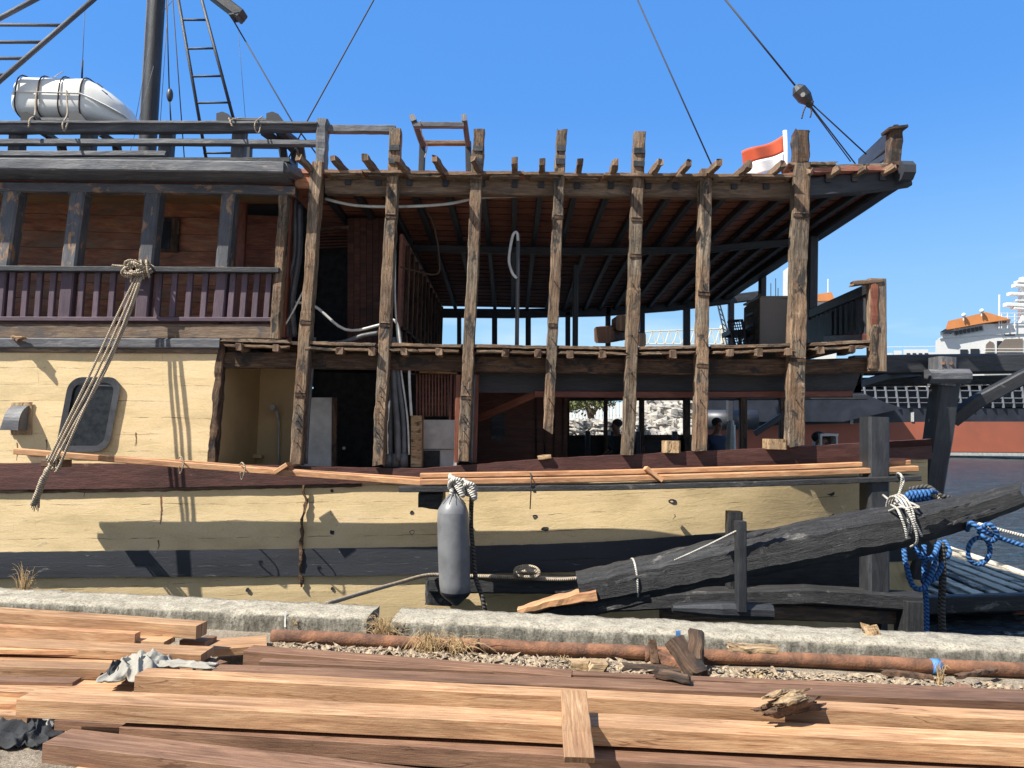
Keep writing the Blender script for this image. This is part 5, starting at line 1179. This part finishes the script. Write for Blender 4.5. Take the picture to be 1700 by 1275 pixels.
# ---- slatted raft
rz0 = -.75
def g2(x, y): return G(x, y, rz0)
rf = thing('slatted_raft', 'half-shaded grey slatted timber raft floating at the stern', 'raft', g2(1600, 980))
A_, B_, C_, D_ = g2(1490, 994), g2(1800, 984), g2(1590, 912), g2(1470, 915)
ux = (B_-C_).normalized()
n = 11
for k in range(n):
    t_ = (k+.5)/n; p0 = lerp(C_, D_, t_*.5) if t_ < .0 else lerp(C_, A_, t_); p1 = B_ + (A_-B_).normalized()*((A_-B_).length*t_*.0) 
    q1 = lerp(B_, A_, max(0, t_-.02)); p0 = lerp(C_, A_, t_)-ux*.9*(1-t_)
    mb = MB(); mb.sweep([p0, q1+ux*.0], (A_-C_).cross(ux).length/n*.66, .06, step=.15, rough=.012, seed=k); put('slat', mb, 'slat', rf)
mb = MB(); mb.sweep([A_+V((-.1, -.05, -.09)), B_+V((.2, -.05, -.09))], .16, .26, step=.2, rough=.01); put('edge_beam', mb, 'blackw', rf)
mb = MB(); mb.sweep([C_+V((0, 0, -.09)), B_+V((.1, .1, -.09))], .16, .2, step=.2, rough=.01); put('edge_beam', mb, 'blackw', rf)
mb = MB(); mb.grid([[p_+V((0, 0, -.16)) for p_ in (A_, B_)], [p_+V((0, 0, -.16)) for p_ in (D_, C_)]], thick=V((0, 0, -.1)), flip=False); put('gap_shade_sheet', mb, 'clothd', rf)  # black sheet added below the slats to make their gaps look shaded
for t_ in (.25, .5, .75):
    mb = MB(); mb.sweep([lerp(A_, B_, t_)+V((0, 0, -.07)), lerp(D_, C_, t_)+V((0, 0, -.07))], .14, .1); put('cross_beam', mb, 'blackw', rf)
for t_ in (.3, .6): 
    mb = MB(); c = lerp(A_, B_, t_)+V((0, 1.0, -.3)); mb.tube([c+V((-.5, 0, 0)), c+V((.5, 0, 0))], .24, 12); put('float_drum', mb, 'pvcd', rf, smooth=True)

# =================================================================== TIMBER ON THE QUAY
def timber(x0, y0, x1, y1, z, th, wd, mat, label, ch=.025, end0=0, grp='sawn timbers stacked on the quay', rough=.0025):
    a_, b2 = G(x0, y0, z), G(x1, y1, z); d_ = (b2-a_).normalized(); nr = V((-d_.y, d_.x, 0)).normalized()
    off = nr*(wd/2) + V((0, 0, -th/2))
    mb = MB(); mb.sweep([a_+off, b2+off], wd, th, step=.12, rough=rough, freq=2.2, ch=ch, seed=x0*.1+y0)
    return tag(put('sawn_timber', mb, mat), label, 'timber', grp)
timber(71, 1234, 760, 1315, .20, .085, .17, 'teakd', 'front long timber running out of the lower left corner of the picture')
timber(198, 1207, 1900, 1318, .195, .085, .19, 'teakd', 'timber low at the front, half under the long lit one above it')
timber(27, 1161, 1900, 1250, .30, .085, .165, 'teak', 'longest lit timber in the front, reaching almost to the left edge')
timber(224, 1121, 1900, 1205, .33, .10, .125, 'teak', 'long timber with a pale lit edge, its left end beside the grey rag')
timber(347, 1117, 1900, 1173, .27, .08, .15, 'teakd', 'broad dull brown timber directly behind the pale edged one')
timber(430, 1098, 1900, 1160, .27, .07, .07, 'teakd', 'narrow dull timber squeezed between the broad dull one and the one nearest the pipe')
timber(404, 1080, 948, 1123, .275, .085, .125, 'teakd', 'dull brown timber nearest the rusty pipe in the middle')
timber(0-200, 1003, 326, 1039, .33, .085, .13, 'teak', 'topmost thick timber of the left stack, beside the kerb block')
timber(-200, 1030, 224, 1052, .30, .07, .06, 'plank', 'narrow rough edged plank leaning against the topmost left timber')
timber(-200, 1043, 272, 1066, .25, .035, .14, 'teak', 'thin plank in the left stack with its end under the thick topmost timber')
timber(-200, 1064, 334, 1087, .27, .05, .17, 'teak', 'wide plank of the left stack ending just right of the grey rag')
timber(-200, 1090, 320, 1106, .215, .04, .16, 'teak', 'pale plank of the left stack running under the grey rag')
timber(-200, 1102, 190, 1111, .235, .06, .12, 'teak', 'thick honey coloured timber of the left stack ending at the left of the grey rag')
timber(-200, 1140, 215, 1156, .17, .06, .34, 'teak', 'broad flat plank low in front of the grey rag')
timber(-200, 1160, 60, 1170, .14, .05, .10, 'plank', 'pale narrow plank at the left edge under the broad flat one')
timber(-200, 1181, 45, 1188, .11, .06, .12, 'teak', 'lowest orange plank at the left edge above the black rag')
timber(-200, 1076, 250, 1082, .262, .025, .05, 'plank', 'thin pale lath lying between the planks of the left stack, just behind the rag')
timber(-200, 1128, 120, 1133, .19, .03, .09, 'teakd', 'thin darker board at the left edge under the thick honey coloured timber')
timber(90, 1196, 1900, 1290, .10, .05, .12, 'teakd', 'thin dark board low under the longest lit timber')
timber(120, 1278, 330, 1300, .12, .06, .2, 'plank', 'pale timber end at the very bottom edge, under the front timber')
timber(352, 1078, 443, 1072, .14, .05, .26, 'teak', 'short wide board between the left stack and the rusty pipe end')
timber(343, 1065, 360, 1056, .17, .04, .08, 'teakd', 'small offcut block lying at the end of the topmost left timber', rough=.001)
timber(298, 1063, 340, 1066, .20, .03, .10, 'teakd', 'little dark offcut wedged under the topmost left timber', rough=.001)
timber(335, 1112, 378, 1098, .20, .04, .18, 'teakd', 'short dark board end behind the pale edged timber, right of the rag')
# bearers and hidden lower layer
for k, (x, lab) in enumerate([(300, 'square bearer under the left of the long timbers'), (1000, 'square bearer under the middle of the long timbers'), (1600, 'square bearer under the right of the long timbers')]):
    a_, b2 = G(x, 1290, .0), G(x, 1165, .0)
    mb = MB(); mb.sweep([a_+V((0, .1, .055)), b2+V((0, 0, .055))], .11, .11); tag(put('timber_bearer', mb, 'teakd'), lab, 'timber')
for (x0, y0, x1, y1, z, wd, lab) in [(420, 1150, 1900, 1215, .20, .20, 'dark timber lying below the pale edged timber, seen only in the gap'), (300, 1190, 1900, 1262, .205, .2, 'dark timber lying below the longest lit timber, seen only in the gap'), (430, 1115, 1900, 1178, .185, .2, 'dark timber lying below the broad dull brown timber, seen only in the gap')]:
    timber(x0, y0, x1, y1, z, .085, wd, 'teakd', lab)
# short cross plank
a_, b2 = G(952, 1151, .37), G(962, 1262, .29)
mb = MB(); mb.sweep([a_, G(958, 1220, .345), b2], .125, .03, step=.06, rough=.003); tag(put('short_plank', mb, 'teak'), 'short flat plank lying crosswise on the long timbers', 'plank')
# bark scrap
bs = thing('bark_slab', 'splintered slab of pale wood and dark bark lying on the long timbers', 'wood scrap', G(1315, 1190, .34))
random.seed(41)
def slivers(name, mat, p0, p1, n_, wr, tr_, sd, par, dz_):
    mb = MB(); d_ = (p1-p0); nr = V((-d_.y, d_.x, 0)).normalized()
    for k in range(n_):
        u0_ = random.uniform(0, .45); u1_ = u0_+random.uniform(.25, .55); o_ = nr*random.uniform(-1, 1)*sd; zz = V((0, 0, dz_+random.uniform(-.5, .5)*sd*.5))
        a1 = p0+d_*u0_+o_+zz; a2 = p0+d_*min(1, u1_)+o_*random.uniform(.4, 1.2)+zz+V((0, 0, random.uniform(-.02, .02)))
        mb.sweep([a1, lerp(a1, a2, .5)+V((0, 0, random.uniform(-.006, .012))), a2], random.uniform(*wr), random.uniform(*tr_), up=V((random.uniform(-.4, .4), random.uniform(-.4, .4), 1)), step=.02, rough=.008, freq=30, seed=k, jag0=.06, jag1=.06, taper=lambda t: 1-.6*abs(2*t-1)**2)
    return put(name, mb, mat, par)
slivers('bark_side', 'bark', G(1262, 1187, .35), G(1374, 1166, .35), 22, (.02, .05), (.015, .04), .06, bs, .015)
slivers('split_face', 'split', G(1272, 1172, .40), G(1366, 1154, .40), 13, (.02, .05), (.01, .022), .045, bs, .012)
# scraps by the pipe
def scrap(px, py, z, l, wd, th, ang, mat, label, tilt=0, up=None):
    c = G(px, py, z); d_ = V((math.cos(ang), math.sin(ang), tilt)).normalized()
    mb = MB(); mb.sweep([c-d_*l/2, c+d_*l/2], wd, th, step=.025, rough=.012, freq=14, jag0=.06, jag1=.06, seed=px); return tag(put('wood_scrap', mb, mat), label, 'wood scrap', 'wood scraps along the pipe')
scrap(1140, 1092, .16, .30, .13, .09, R(118), 'framed', 'dark square offcut propped against the pipe with its end raised', tilt=.7)
scrap(1155, 1078, .20, .2, .10, .12, R(70), 'framed', 'dark brown block standing upright on the rusty pipe', tilt=1.2)
scrap(1120, 1100, .11, .26, .09, .08, R(150), 'rust', 'reddish brown offcut in front of the pipe beside the upright block', tilt=.2)
scrap(1085, 1082, .17, .14, .05, .03, R(100), 'bark', 'small dark splinter standing against the pipe', tilt=2)
scrap(1082, 1112, .08, .36, .10, .05, R(-8), 'framed', 'long flat rotten scrap in front of the pipe')
scrap(1118, 1122, .30, .18, .07, .03, R(-30), 'framed', 'small dark chip on the edge of the dull brown timber')
scrap(1250, 1076, .22, .32, .09, .04, R(-4), 'split', 'pale rotten slab lying on top of the rusty pipe')
scrap(963, 1103, .17, .12, .08, .05, R(0), 'split', 'left one of the two small pale sawn blocks near the pipe')
scrap(994, 1105, .19, .09, .09, .06, R(8), 'split', 'right one of the two small pale sawn blocks near the pipe')
scrap(1505, 1120, .10, .30, .05, .03, R(-12), 'bark', 'thin dark stick among the leaves at the right')
scrap(1620, 1118, .11, .40, .035, .03, R(25), 'bark', 'bent grey root scrap at the right under the pipe')
mb = MB(); c = G(1447, 1050, .21); mb.sweep([c+V((-.02, .0, .04)), c+V((.0, -.02, -.05))], .10, .05, up=V((.2, 1, .2)), step=.015, rough=.03, freq=18, jag0=.1, jag1=.1)
tag(put('wood_chip', mb, 'split'), 'pale torn wood chip hanging over the edge of the kerb block', 'wood scrap')
# rags
def rag(name, px, py, z, sx_, sy_, mat, label, seed, amp=.05, rot=0):
    c = G(px, py, z); rows = []
    n = 60
    for i in range(n+1):
        row = []
        for j in range(n+1):
            u, v = i/n*2-1, j/n*2-1; r_ = min(1, math.hypot(u, v)); ed = 1+.35*noise.noise(V((u*2, v*2, seed)))
            x = u*sx_*ed; y = v*sy_*ed; fold = 1-abs(math.sin(u*5+4*noise.noise(V((u*1.5, v*1.5, seed+3)))+v*2.2))
            zz = (1-r_**2)**.7*amp*.75*(1+.8*noise.noise(V((u*1.6+seed, v*1.6, 0)))) + fold**1.2*amp*.42*(1-.4*r_) + noise.noise(V((u*4, v*4, seed)))*amp*.25
            row.append(c+V((x*math.cos(rot)-y*math.sin(rot), x*math.sin(rot)+y*math.cos(rot), max(-.0, zz)+.004)))
        rows.append(row)
    mb = MB(); mb.grid(rows, thick=V((0, 0, -.006))); return tag(put(name, mb, mat, smooth=True), label, 'rag')
rag('cloth_rag', 232, 1112, .235, .14, .20, 'cloth', 'crumpled dirty pale rag draped over the left timber stack', 2, .085, .2)
rag('cloth_rag', 305, 1104, .27, .18, .05, 'cloth', 'flat tail of pale cloth on the plank end right of the crumpled rag', 9, .02, -.05)
rag('dark_rag', 196, 1114, .245, .05, .08, 'clothd', 'small black cloth bundle at the left of the pale rag', 4, .05)
rag('dark_rag', 25, 1222, .01, .20, .14, 'clothd', 'crumpled black rag on the ground in the lower left corner', 6, .07)
rag('cloth_rag', 60, 1206, .03, .09, .06, 'cloth', 'small cream cloth edge beside the black rag in the corner', 12, .04)
# dry grass tufts
def tuft(px, py, z, n_, h_, spread, label, seed, droop=.4):
    random.seed(seed); c = G(px, py, z); mb = MB()
    for k in range(n_):
        q = random.uniform(0, 2*math.pi); l = h_*random.uniform(.4, 1); s_ = spread*random.uniform(.1, 1); b0 = c+V((random.uniform(-.05, .05)*spread*4, random.uniform(-.03, .03), -.03))
        mid = b0+V((math.cos(q)*s_*.45, math.sin(q)*s_*.3-.01, l*.75)); tip = b0+V((math.cos(q)*s_, math.sin(q)*s_*.5-.03, l*(1-droop*random.random()*1.6)))
        mb.tube([b0, mid, tip], .0032, 4, smooth=3, taper=lambda t: 1-.8*t)
    return tag(put('grass_tuft', mb, 'grass'), label, 'dry grass', 'dry grass tufts along the kerb')
tuft(38, 1006, .05, 60, .42, .14, 'tall dry grass tuft in front of the kerb block near the left edge', 1, .2)
tuft(638, 1062, .05, 120, .26, .22, 'dense straw tuft growing in the gap between the two kerb blocks', 2)
tuft(712, 1082, .07, 100, .24, .24, 'matted straw tuft hanging over the rusty pipe right of the gap', 3, .9)
tuft(760, 1074, .12, 60, .14, .30, 'low straw tuft spread over the pipe near its first joint', 4, .9)
tuft(1255, 1130, .05, 60, .10, .12, 'thin white straw scattered in front of the pipe below the pale slab', 5, .9)
tuft(1560, 1138, .05, 30, .22, .06, 'small upright dry weed at the right in front of the pipe', 6, .2)
tuft(935, 1100, .04, 24, .12, .06, 'small wisp of dry grass beside the two pale sawn blocks', 8, .6)
tuft(490, 1032, .14, 8, .10, .06, 'tiny dry twig leaning on the left kerb block face', 9, .6)
# leaf litter, chips
random.seed(11); mb = MB()
for k in range(5200):
    px = random.uniform(430, 1760); t_ = random.random(); base = ip([(430, 1068), (1000, 1098), (1700, 1140)], px); py = base + t_*(6 + 40*max(.1, (px-430)/1300)) - 2
    c = G(px, py, .055+random.random()*.03*(1-t_*.3)); s_ = random.uniform(.004, .016)*(2.6 if random.random() < .10 else 1); q = random.uniform(0, 6.28); d_ = V((math.cos(q), math.sin(q), random.uniform(-.7, .7)))*s_*1.6; e_ = V((-math.sin(q), math.cos(q), random.uniform(-.7, .7)))*s_*.7
    k0 = len(mb.v); mb.v += [c-d_, c-e_, c+d_, c+e_, c+V((0, 0, s_*.6))]; mb.quad((k0, k0+1, k0+4), [(0, 0)]*3); mb.quad((k0+1, k0+2, k0+4), [(0, 0)]*3); mb.quad((k0+2, k0+3, k0+4), [(0, 0)]*3); mb.quad((k0+3, k0, k0+4), [(0, 0)]*3)
struct('leaf_litter', mb, 'litter', kind='stuff', label='leaves, chips and gravel between the pipe and the timbers')
random.seed(12); mb = MB()
for k in range(380):
    px = random.uniform(430, 1750); base = ip([(430, 1070), (1000, 1100), (1700, 1142)], px); c = G(px, base+random.random()*25, .06); s_ = random.uniform(.004, .014); mb.blob(c, s_*1.3, s_, s_*.8, 6, 4, rough=.5, seed=k)
struct('gravel', mb, 'concrete', kind='stuff', label='pale gravel and rubble bits in front of the pipe')

# =================================================================== BACKGROUND
# far bank with rubble, fence and tree
mb = MB(); rows = []
for i in range(9):
    Y = 44+i*16; rows.append([V((x, Y+noise.noise(V((x*.1, 0, 0)))*1.5, -1.3 if i == 0 else .6+noise.noise(V((x*.2, Y*.2, 0)))*.25+i*.05)) for x in [-120+j*3.2 for j in range(43)]])
mb.grid(rows); struct('far_bank', mb, 'ground', smooth=True)
mb = MB(); random.seed(21)
for k in range(260):
    px = random.uniform(1062, 1150); py = random.uniform(668, 728); c = P(px, py, 46+random.uniform(0, 3)+(728-py)*.06); mb.blob(c, random.uniform(.25, .7), .4, random.uniform(.2, .45), 7, 5, rough=.9, seed=k)
struct('rubble_heap', mb, 'rubble', kind='stuff', label='steep pale heap of rubble on the far bank seen between the frames')
mb = MB(); random.seed(22)
for k in range(180):
    px = random.uniform(930, 1066); py = random.uniform(700, 730); c = P(px, py, 45+random.uniform(0, 3)); mb.blob(c, random.uniform(.2, .5), .3, random.uniform(.12, .3), 7, 5, rough=.9, seed=k)
struct('bank_stones', mb, 'rubble', kind='stuff', label='low stones and rubbish along the far bank')
fn = thing('white_fence', 'white panel fence on the far bank behind the tree', 'fence', P(1000, 704, 62))
for k in range(26):
    x = 925+k*5.6; bar('fence_panel', [(x, 668), (x, 706)], 4.4, 62, .1, 'white', fn)
bar('fence_rail', [(922, 690), (1070, 690)], 2, 62.2, .1, 'offwhite', fn)
tr = thing('bank_tree', 'small leafy tree with a forked trunk on the far bank', 'tree', P(981, 712, 52))
mb = MB(); mb.tube([P(981, 714, 52), P(982, 700, 52), P(980, 688, 52), P(974, 672, 52), P(965, 655, 52)], .32, 8, smooth=3, taper=lambda t: 1-.6*t); mb.tube([P(980, 692, 52), P(990, 678, 52), P(1004, 664, 52)], .2, 8, smooth=3, taper=lambda t: 1-.6*t); put('trunk', mb, 'trunk', tr)
mb = MB(); random.seed(31)
for k in range(2600):
    cl = random.choice([(960, 672, 16), (978, 664, 18), (1000, 668, 16), (950, 660, 18), (1015, 655, 18), (985, 648, 24), (944, 676, 9)])
    a1 = random.gauss(0, .5); a2 = random.gauss(0, .5); c = P(cl[0]+a1*cl[2], cl[1]+a2*cl[2]*.7, 52+random.gauss(0, .9)); s_ = random.uniform(.06, .16); q = V((random.uniform(-1, 1), random.uniform(-1, 1), random.uniform(-1, 1))).normalized(); o = q.orthogonal().normalized(); b2 = q.cross(o)
    k0 = len(mb.v); mb.v += [c+o*s_, c+b2*s_*.6, c-o*s_, c-b2*s_*.6]; mb.quad((k0, k0+1, k0+2, k0+3), [(0, 0)]*4)
put('crown', mb, 'leaf', tr)

# black and red cargo ship
YC = 120.0
def gb(name, x0, x1, y0, y1, Y, d, mt, par): return cbox(x0, x1, y0, y1, Y, d, mt, name, par)
cs = thing('cargo_ship', 'long black cargo ship with a red underside and open deck framing, moored behind the stern', 'ship', P(1560, 755, YC))
yT = [(1100, 668), (1300, 670), (1420, 672), (1560, 676), (1700, 678), (2300, 660)]
yM = [(1100, 712), (1300, 706), (1430, 702), (1560, 700), (1700, 700), (2300, 690)]
yBt = [(1100, 758), (1560, 755), (1700, 756), (2300, 760)]
def cband(nm, t_, b_2, mt, n=30, nr=4):
    rows = [[P(x, lerp(ip(b_2, x), ip(t_, x), i/nr), YC + (1160-x)*.2*(x < 1160)) for x in [1130+j*30 for j in range(n)]] for i in range(nr+1)]
    mb = MB(); mb.grid(rows, thick=V((0, 18, 0))); return put(nm, mb, mt, cs)
cband('black_topsides', yT, yM, 'shipblack'); cband('red_bottom', yM, [(x, y-4) for x, y in yBt], 'red')
cband('boot_line', [(x, y-5) for x, y in yBt], [(x, y+1) for x, y in yBt], 'offwhite')
for k in range(34):
    x = 1435+k*17.5; bar('deck_stanchion', [(x, 640), (x+5, 677)], 2.2, YC-.5, .4, 'rail', cs)
for y, w_ in ((648, 1.6), (660, 1.6), (668, 1.0)): bar('deck_rail', [(1425, y), (1700, y+1), (2200, y-4)], w_, YC-.4, .3, 'rail', cs)
bar('hatch_coaming', [(1436, 636), (1560, 637), (1700, 633), (2200, 622)], 9, YC+1, 12, 'rubble', cs, rough=.4, step=2)
bar('deck_back', [(1430, 660), (1700, 661), (2200, 655)], 40, YC+4, 10, 'shipblack', cs)
mb = MB(); rows = [[P(x, y, YC-3) for x, y in ((1150, 700), (1150, 650), (1300, 640))], [P(x, y, YC-3) for x, y in ((1400, 700), (1400, 650), (1400, 640))], [P(x, y, YC-3) for x, y in ((1500, 678), (1470, 668), (1420, 648))]]
mb.grid(rows, thick=V((0, 5, 0))); put('bow_bulwark', mb, 'shipblack', cs)
mb = MB(); mb.tube([P(1165, 697, YC-8), P(1255, 697, YC-8)], 1.5, 14); put('deck_tank', mb, 'iron', cs, smooth=True)
for x, y0, y1 in ((1414, 683, 704), (1515, 684, 700), (1290, 680, 700)): bar('hull_mark', [(x, y0), (x, y1)], 5, YC-.15, .05, 'offwhite' if x != 1515 else 'pvc', cs)

# white ship
YS = 175.0
ws = thing('white_ship', 'white ship superstructure with an orange bridge roof, behind the black cargo ship', 'ship', P(1640, 740, YS))
gb('hull_side', 1450, 1900, 625, 740, YS+2, 16, 'shipblack', ws)
def poly(name, pts, Y, d, mt, par):
    mb = MB(); a_ = [P(x, y, Y) for x, y in pts]; n = len(a_); ex = sum(p_[0] for p_ in pts)/len(pts); ev = P(ex, 640, Y+d)-P(ex, 640, Y); mb.v = a_+[p+V((ev.x, d, 0)) for p in a_]
    mb.quad(range(n), [(0, 0)]*n); mb.quad(range(2*n-1, n-1, -1), [(0, 0)]*n)
    for i in range(n): j = (i+1) % n; mb.quad((j, i, n+i, n+j), [(0, 0)]*4)
    return put(name, mb, mt, par)
poly('lower_house', [(1553, 640), (1553, 566), (1560, 561), (1640, 553), (1760, 546), (1760, 640)], YS, 14, 'white', ws)
poly('upper_house', [(1560, 562), (1574, 550), (1580, 546), (1632, 538), (1760, 534), (1760, 552), (1640, 556)], YS-.3, 12, 'white', ws)
poly('bridge_front', [(1583, 549), (1587, 557), (1634, 549), (1631, 537)], YS-.6, .2, 'offwhite', ws)
for k in range(7): poly('bridge_window', [(1585+k*6.7, 550-k*1.25), (1587+k*6.7, 556-k*1.25), (1591.5+k*6.7, 555.2-k*1.25), (1590+k*6.7, 548.5-k*1.25)], YS-.9, .1, 'window', ws)
poly('orange_roof', [(1569, 548), (1574, 533), (1637, 518), (1678, 530), (1635, 536)], YS-1.5, 13, 'orange', ws)
poly('roof_edge', [(1561, 551), (1569, 546), (1583, 549), (1579, 553)], YS-1.6, 6, 'shipblack', ws)
for x0, x1, y0, y1 in ((1594, 1607, 580, 591), (1611, 1626, 579, 591), (1668, 1685, 552, 557), (1642, 1652, 540, 546), (1655, 1664, 566, 590), (1670, 1690, 568, 573)): gb('window', x0, x1, y0, y1, YS-.2, .1, 'window', ws)
poly('archway', [(1635, 591), (1637, 572), (1643, 566), (1650, 569), (1651, 591)], YS-.25, .1, 'cabinet', ws)
poly('archway', [(1655, 591), (1657, 575), (1668, 563), (1698, 562), (1698, 591)], YS-.25, .1, 'cabinet', ws)
for y in (579, 584, 589): bar('balcony_rail', [(1636, y), (1760, y)], 1, YS-.7, .2, 'white', ws)
for y in (520, 526, 532): bar('roof_rail', [(1660, y), (1760, y-1)], .9, YS-1, .2, 'white', ws)
for x in (1663, 1673, 1685): bar('roof_rail', [(x, 519), (x, 545)], 1.2, YS-1, .2, 'white', ws)
bar('antenna', [(1660, 489), (1659, 545)], 2, YS-1, .3, 'white', ws)
for x, y in ((1630, 516), (1600, 523)):
    mb = MB(); mb.blob(P(x, y, YS-2), .5, .5, .5, 10, 6); put('radar_dome', mb, 'white', ws, smooth=True); bar('dome_post', [(x, y+2), (x, y+9)], 1.5, YS-2, .2, 'white', ws)
bar('mast_column', [(1703, 460), (1700, 545)], 11, YS, 1.5, 'white', ws)
for x0, x1, y, t_ in ((1686, 1715, 473, 5), (1678, 1715, 487, 5), (1690, 1715, 467, 3), (1672, 1712, 505, 6), (1684, 1712, 511, 3), (1688, 1712, 498, 2)): bar('mast_platform', [(x0, y), (x1, y+2)], t_, YS-.6, 1.5, 'white', ws)
gb('wall_stains', 1634, 1690, 612, 624, YS-.3, .1, 'offwhite', ws)
# white containers / shed on the horizon
wh = thing('white_shed', 'low row of white sheds on the horizon left of the white ship', 'shed', P(1515, 590, 300))
for x0, x1, y0, y1 in ((1500, 1541, 580, 600), (1484, 1497, 582, 600), (1473, 1482, 586, 600), (1541, 1553, 585, 600)): gb('shed_block', x0, x1, y0, y1+120, 300, 8, 'white', wh)
for x in (1505, 1515, 1525, 1535): gb('window', x, x+6, 586, 589, 299.8, .1, 'iron', wh)
bar('shed_rail', [(1473, 576), (1553, 575)], 1, 300, .3, 'white', wh)
# second white superstructure behind the stern posts
w2 = thing('white_funnel_ship', 'white funnel and small orange roof of a ship seen between the stern posts', 'ship', P(1340, 700, 210))
poly('funnel', [(1298, 700), (1300, 450), (1309, 443), (1325, 446), (1330, 700)], 210, 4, 'white', w2)
poly('orange_roof', [(1352, 500), (1358, 488), (1381, 485), (1386, 499)], 200, 5, 'orange', w2); gb('house', 1352, 1388, 499, 700, 201, 4, 'white', w2)
bar('antenna', [(1375, 463), (1375, 487)], 1.2, 200, .3, 'white', w2); gb('wheelhouse', 1240, 1300, 512, 560, 205, 4, 'iron', w2)
for x, y0 in ((1288, 462), (1280, 470), (1292, 478)): bar('antenna', [(x, y0), (x, 515)], .9, 200, .3, 'iron', w2)
# crane with lattice jib
cr = thing('lattice_crane', 'cream lattice jib of a harbour crane lying level above the horizon', 'crane', P(1100, 640, 140))
tp = [(1060, 551), (1130, 548), (1216, 545)]; bt = [(1060, 571), (1216, 571)]
bar('jib_chord', tp, 2, 140, .5, 'crane', cr); bar('jib_chord', bt, 2.4, 140, .5, 'crane', cr)
for k in range(22):
    x = 1062+k*7; x2 = x+7; yt_ = ip(tp, x); yt2 = ip(tp, x2)
    bar('lattice_bar', [(x, yt_ if k % 2 else 571), (x2, 571 if k % 2 else yt2)], 1.5, 140, .3, 'crane', cr)
bar('crane_tower', [(1200, 540), (1200, 700)], 6, 140, 1, 'crane', cr); bar('crane_tower', [(1066, 560), (1066, 700)], 8, 140, 1, 'crane', cr)
cr = thing('black_crane', 'slim dark lattice crane jib slanting up behind the saloon deck', 'crane', P(1212, 640, 110))
bar('jib_chord', [(1190, 498), (1209, 580)], 1.6, 110, .3, 'iron', cr); bar('jib_chord', [(1193, 496), (1217, 580)], 1.6, 110, .3, 'iron', cr)
for k in range(9): bar('lattice_bar', [(1191+k*2.1, 503+k*8.5), (1196+k*2.4, 508+k*8.5)], 1, 110, .2, 'iron', cr)
bar('crane_tower', [(1213, 575), (1213, 700)], 10, 110, 1, 'iron', cr)
